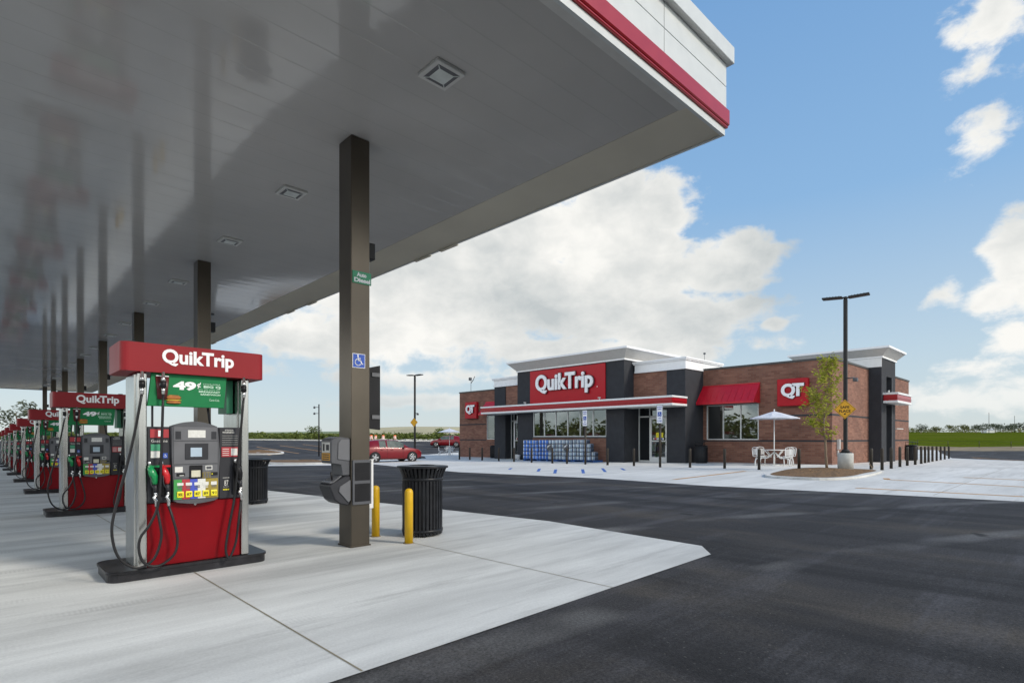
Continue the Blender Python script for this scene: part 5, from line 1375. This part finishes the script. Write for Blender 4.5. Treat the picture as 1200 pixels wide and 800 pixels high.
shade = math_(N, L, 'ADD', math_(N, L, 'MULTIPLY', math_(N, L, 'SUBTRACT', fld, .35), .30), math_(N, L, 'MULTIPLY', math_(N, L, 'SUBTRACT', n2, .44), 2.0))
shade = math_(N, L, 'ADD', shade, math_(N, L, 'MULTIPLY', math_(N, L, 'SUBTRACT', n3, .5), .25))
cr = N.new('ShaderNodeValToRGB'); L.new(shade, cr.inputs[0]); cr.color_ramp.elements[0].position = 0; cr.color_ramp.elements[0].color = (.97, .96, .92, 1)
cr.color_ramp.elements[1].position = .62; cr.color_ramp.elements[1].color = (.55, .59, .60, 1)
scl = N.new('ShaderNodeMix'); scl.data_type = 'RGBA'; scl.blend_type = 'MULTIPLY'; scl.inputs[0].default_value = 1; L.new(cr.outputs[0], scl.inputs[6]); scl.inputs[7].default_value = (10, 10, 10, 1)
tint = N.new('ShaderNodeMix'); tint.data_type = 'RGBA'; tint.blend_type = 'MULTIPLY'; tint.inputs[0].default_value = 1; L.new(sky.outputs[0], tint.inputs[6]); tint.inputs[7].default_value = (1.0, 1.0, 1.0, 1); TINT = tint
eln = N.new('ShaderNodeMapRange'); L.new(el, eln.inputs[0]); eln.inputs[1].default_value = -.05; eln.inputs[2].default_value = 1.45
gr = ramp(N, L, eln.outputs[0], [(.0, (.70, .76, .77)), (.035, (.68, .76, .78)), (.12, (.56, .71, .82)), (.28, (.29, .52, .82)), (.50, (.19, .40, .74)), (1., (.12, .28, .60))])
grs = mixc(N, L, 1., gr, (10., 10., 10.), 'MULTIPLY')
skyc = mixc(N, L, .82, tint.outputs[2], grs)
back = N.new('ShaderNodeMapRange'); L.new(math_(N, L, 'ABSOLUTE', az), back.inputs[0]); back.inputs[1].default_value = .95; back.inputs[2].default_value = 1.5; back.inputs[3].default_value = 10; back.inputs[4].default_value = 22  # unseen clouds boosted beyond the frame as added light for the covered pad
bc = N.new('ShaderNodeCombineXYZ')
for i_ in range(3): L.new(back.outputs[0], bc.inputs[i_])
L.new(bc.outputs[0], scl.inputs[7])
fade = N.new('ShaderNodeMapRange'); L.new(el, fade.inputs[0]); fade.inputs[1].default_value = .0; fade.inputs[2].default_value = .12; fade.inputs[3].default_value = .5; fade.inputs[4].default_value = 1
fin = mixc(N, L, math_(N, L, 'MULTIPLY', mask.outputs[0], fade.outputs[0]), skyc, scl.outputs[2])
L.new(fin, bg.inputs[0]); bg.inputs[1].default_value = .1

sl = bpy.data.lights.new('sun', 'SUN'); sl.energy = 2.65; sl.angle = math.radians(10); sl.color = (1, .91, .78)
so_ = bpy.data.objects.new('sun', sl); col.objects.link(so_)
sd = Vector((math.sin(SUN_AZ)*math.cos(SUN_EL), math.cos(SUN_AZ)*math.cos(SUN_EL), math.sin(SUN_EL)))
so_.rotation_euler = sd.to_track_quat('Z', 'Y').to_euler(); so_.location = (0, -20, 30)

# ------------------------------------------------------------------ camera
cam = bpy.data.cameras.new('camera'); co = bpy.data.objects.new('camera', cam); col.objects.link(co)
cam.sensor_width = 36; cam.lens = 652.2/1200*36; cam.shift_y = (513.2-400)/1200; cam.clip_end = 5000; cam.clip_start = .05
co.location = (0, 0, 1.4); co.rotation_euler = (PI/2, 0, H_-PI/2)
scene.camera = co
scene.view_settings.view_transform = 'Standard'; scene.view_settings.look = 'None'; scene.view_settings.exposure = 0; scene.view_settings.gamma = 1
scene.render.engine = 'CYCLES'
scene.cycles.max_bounces = 8; scene.cycles.diffuse_bounces = 4; scene.cycles.glossy_bounces = 4; scene.cycles.transparent_max_bounces = 8
scene.cycles.caustics_reflective = False; scene.cycles.caustics_refractive = False
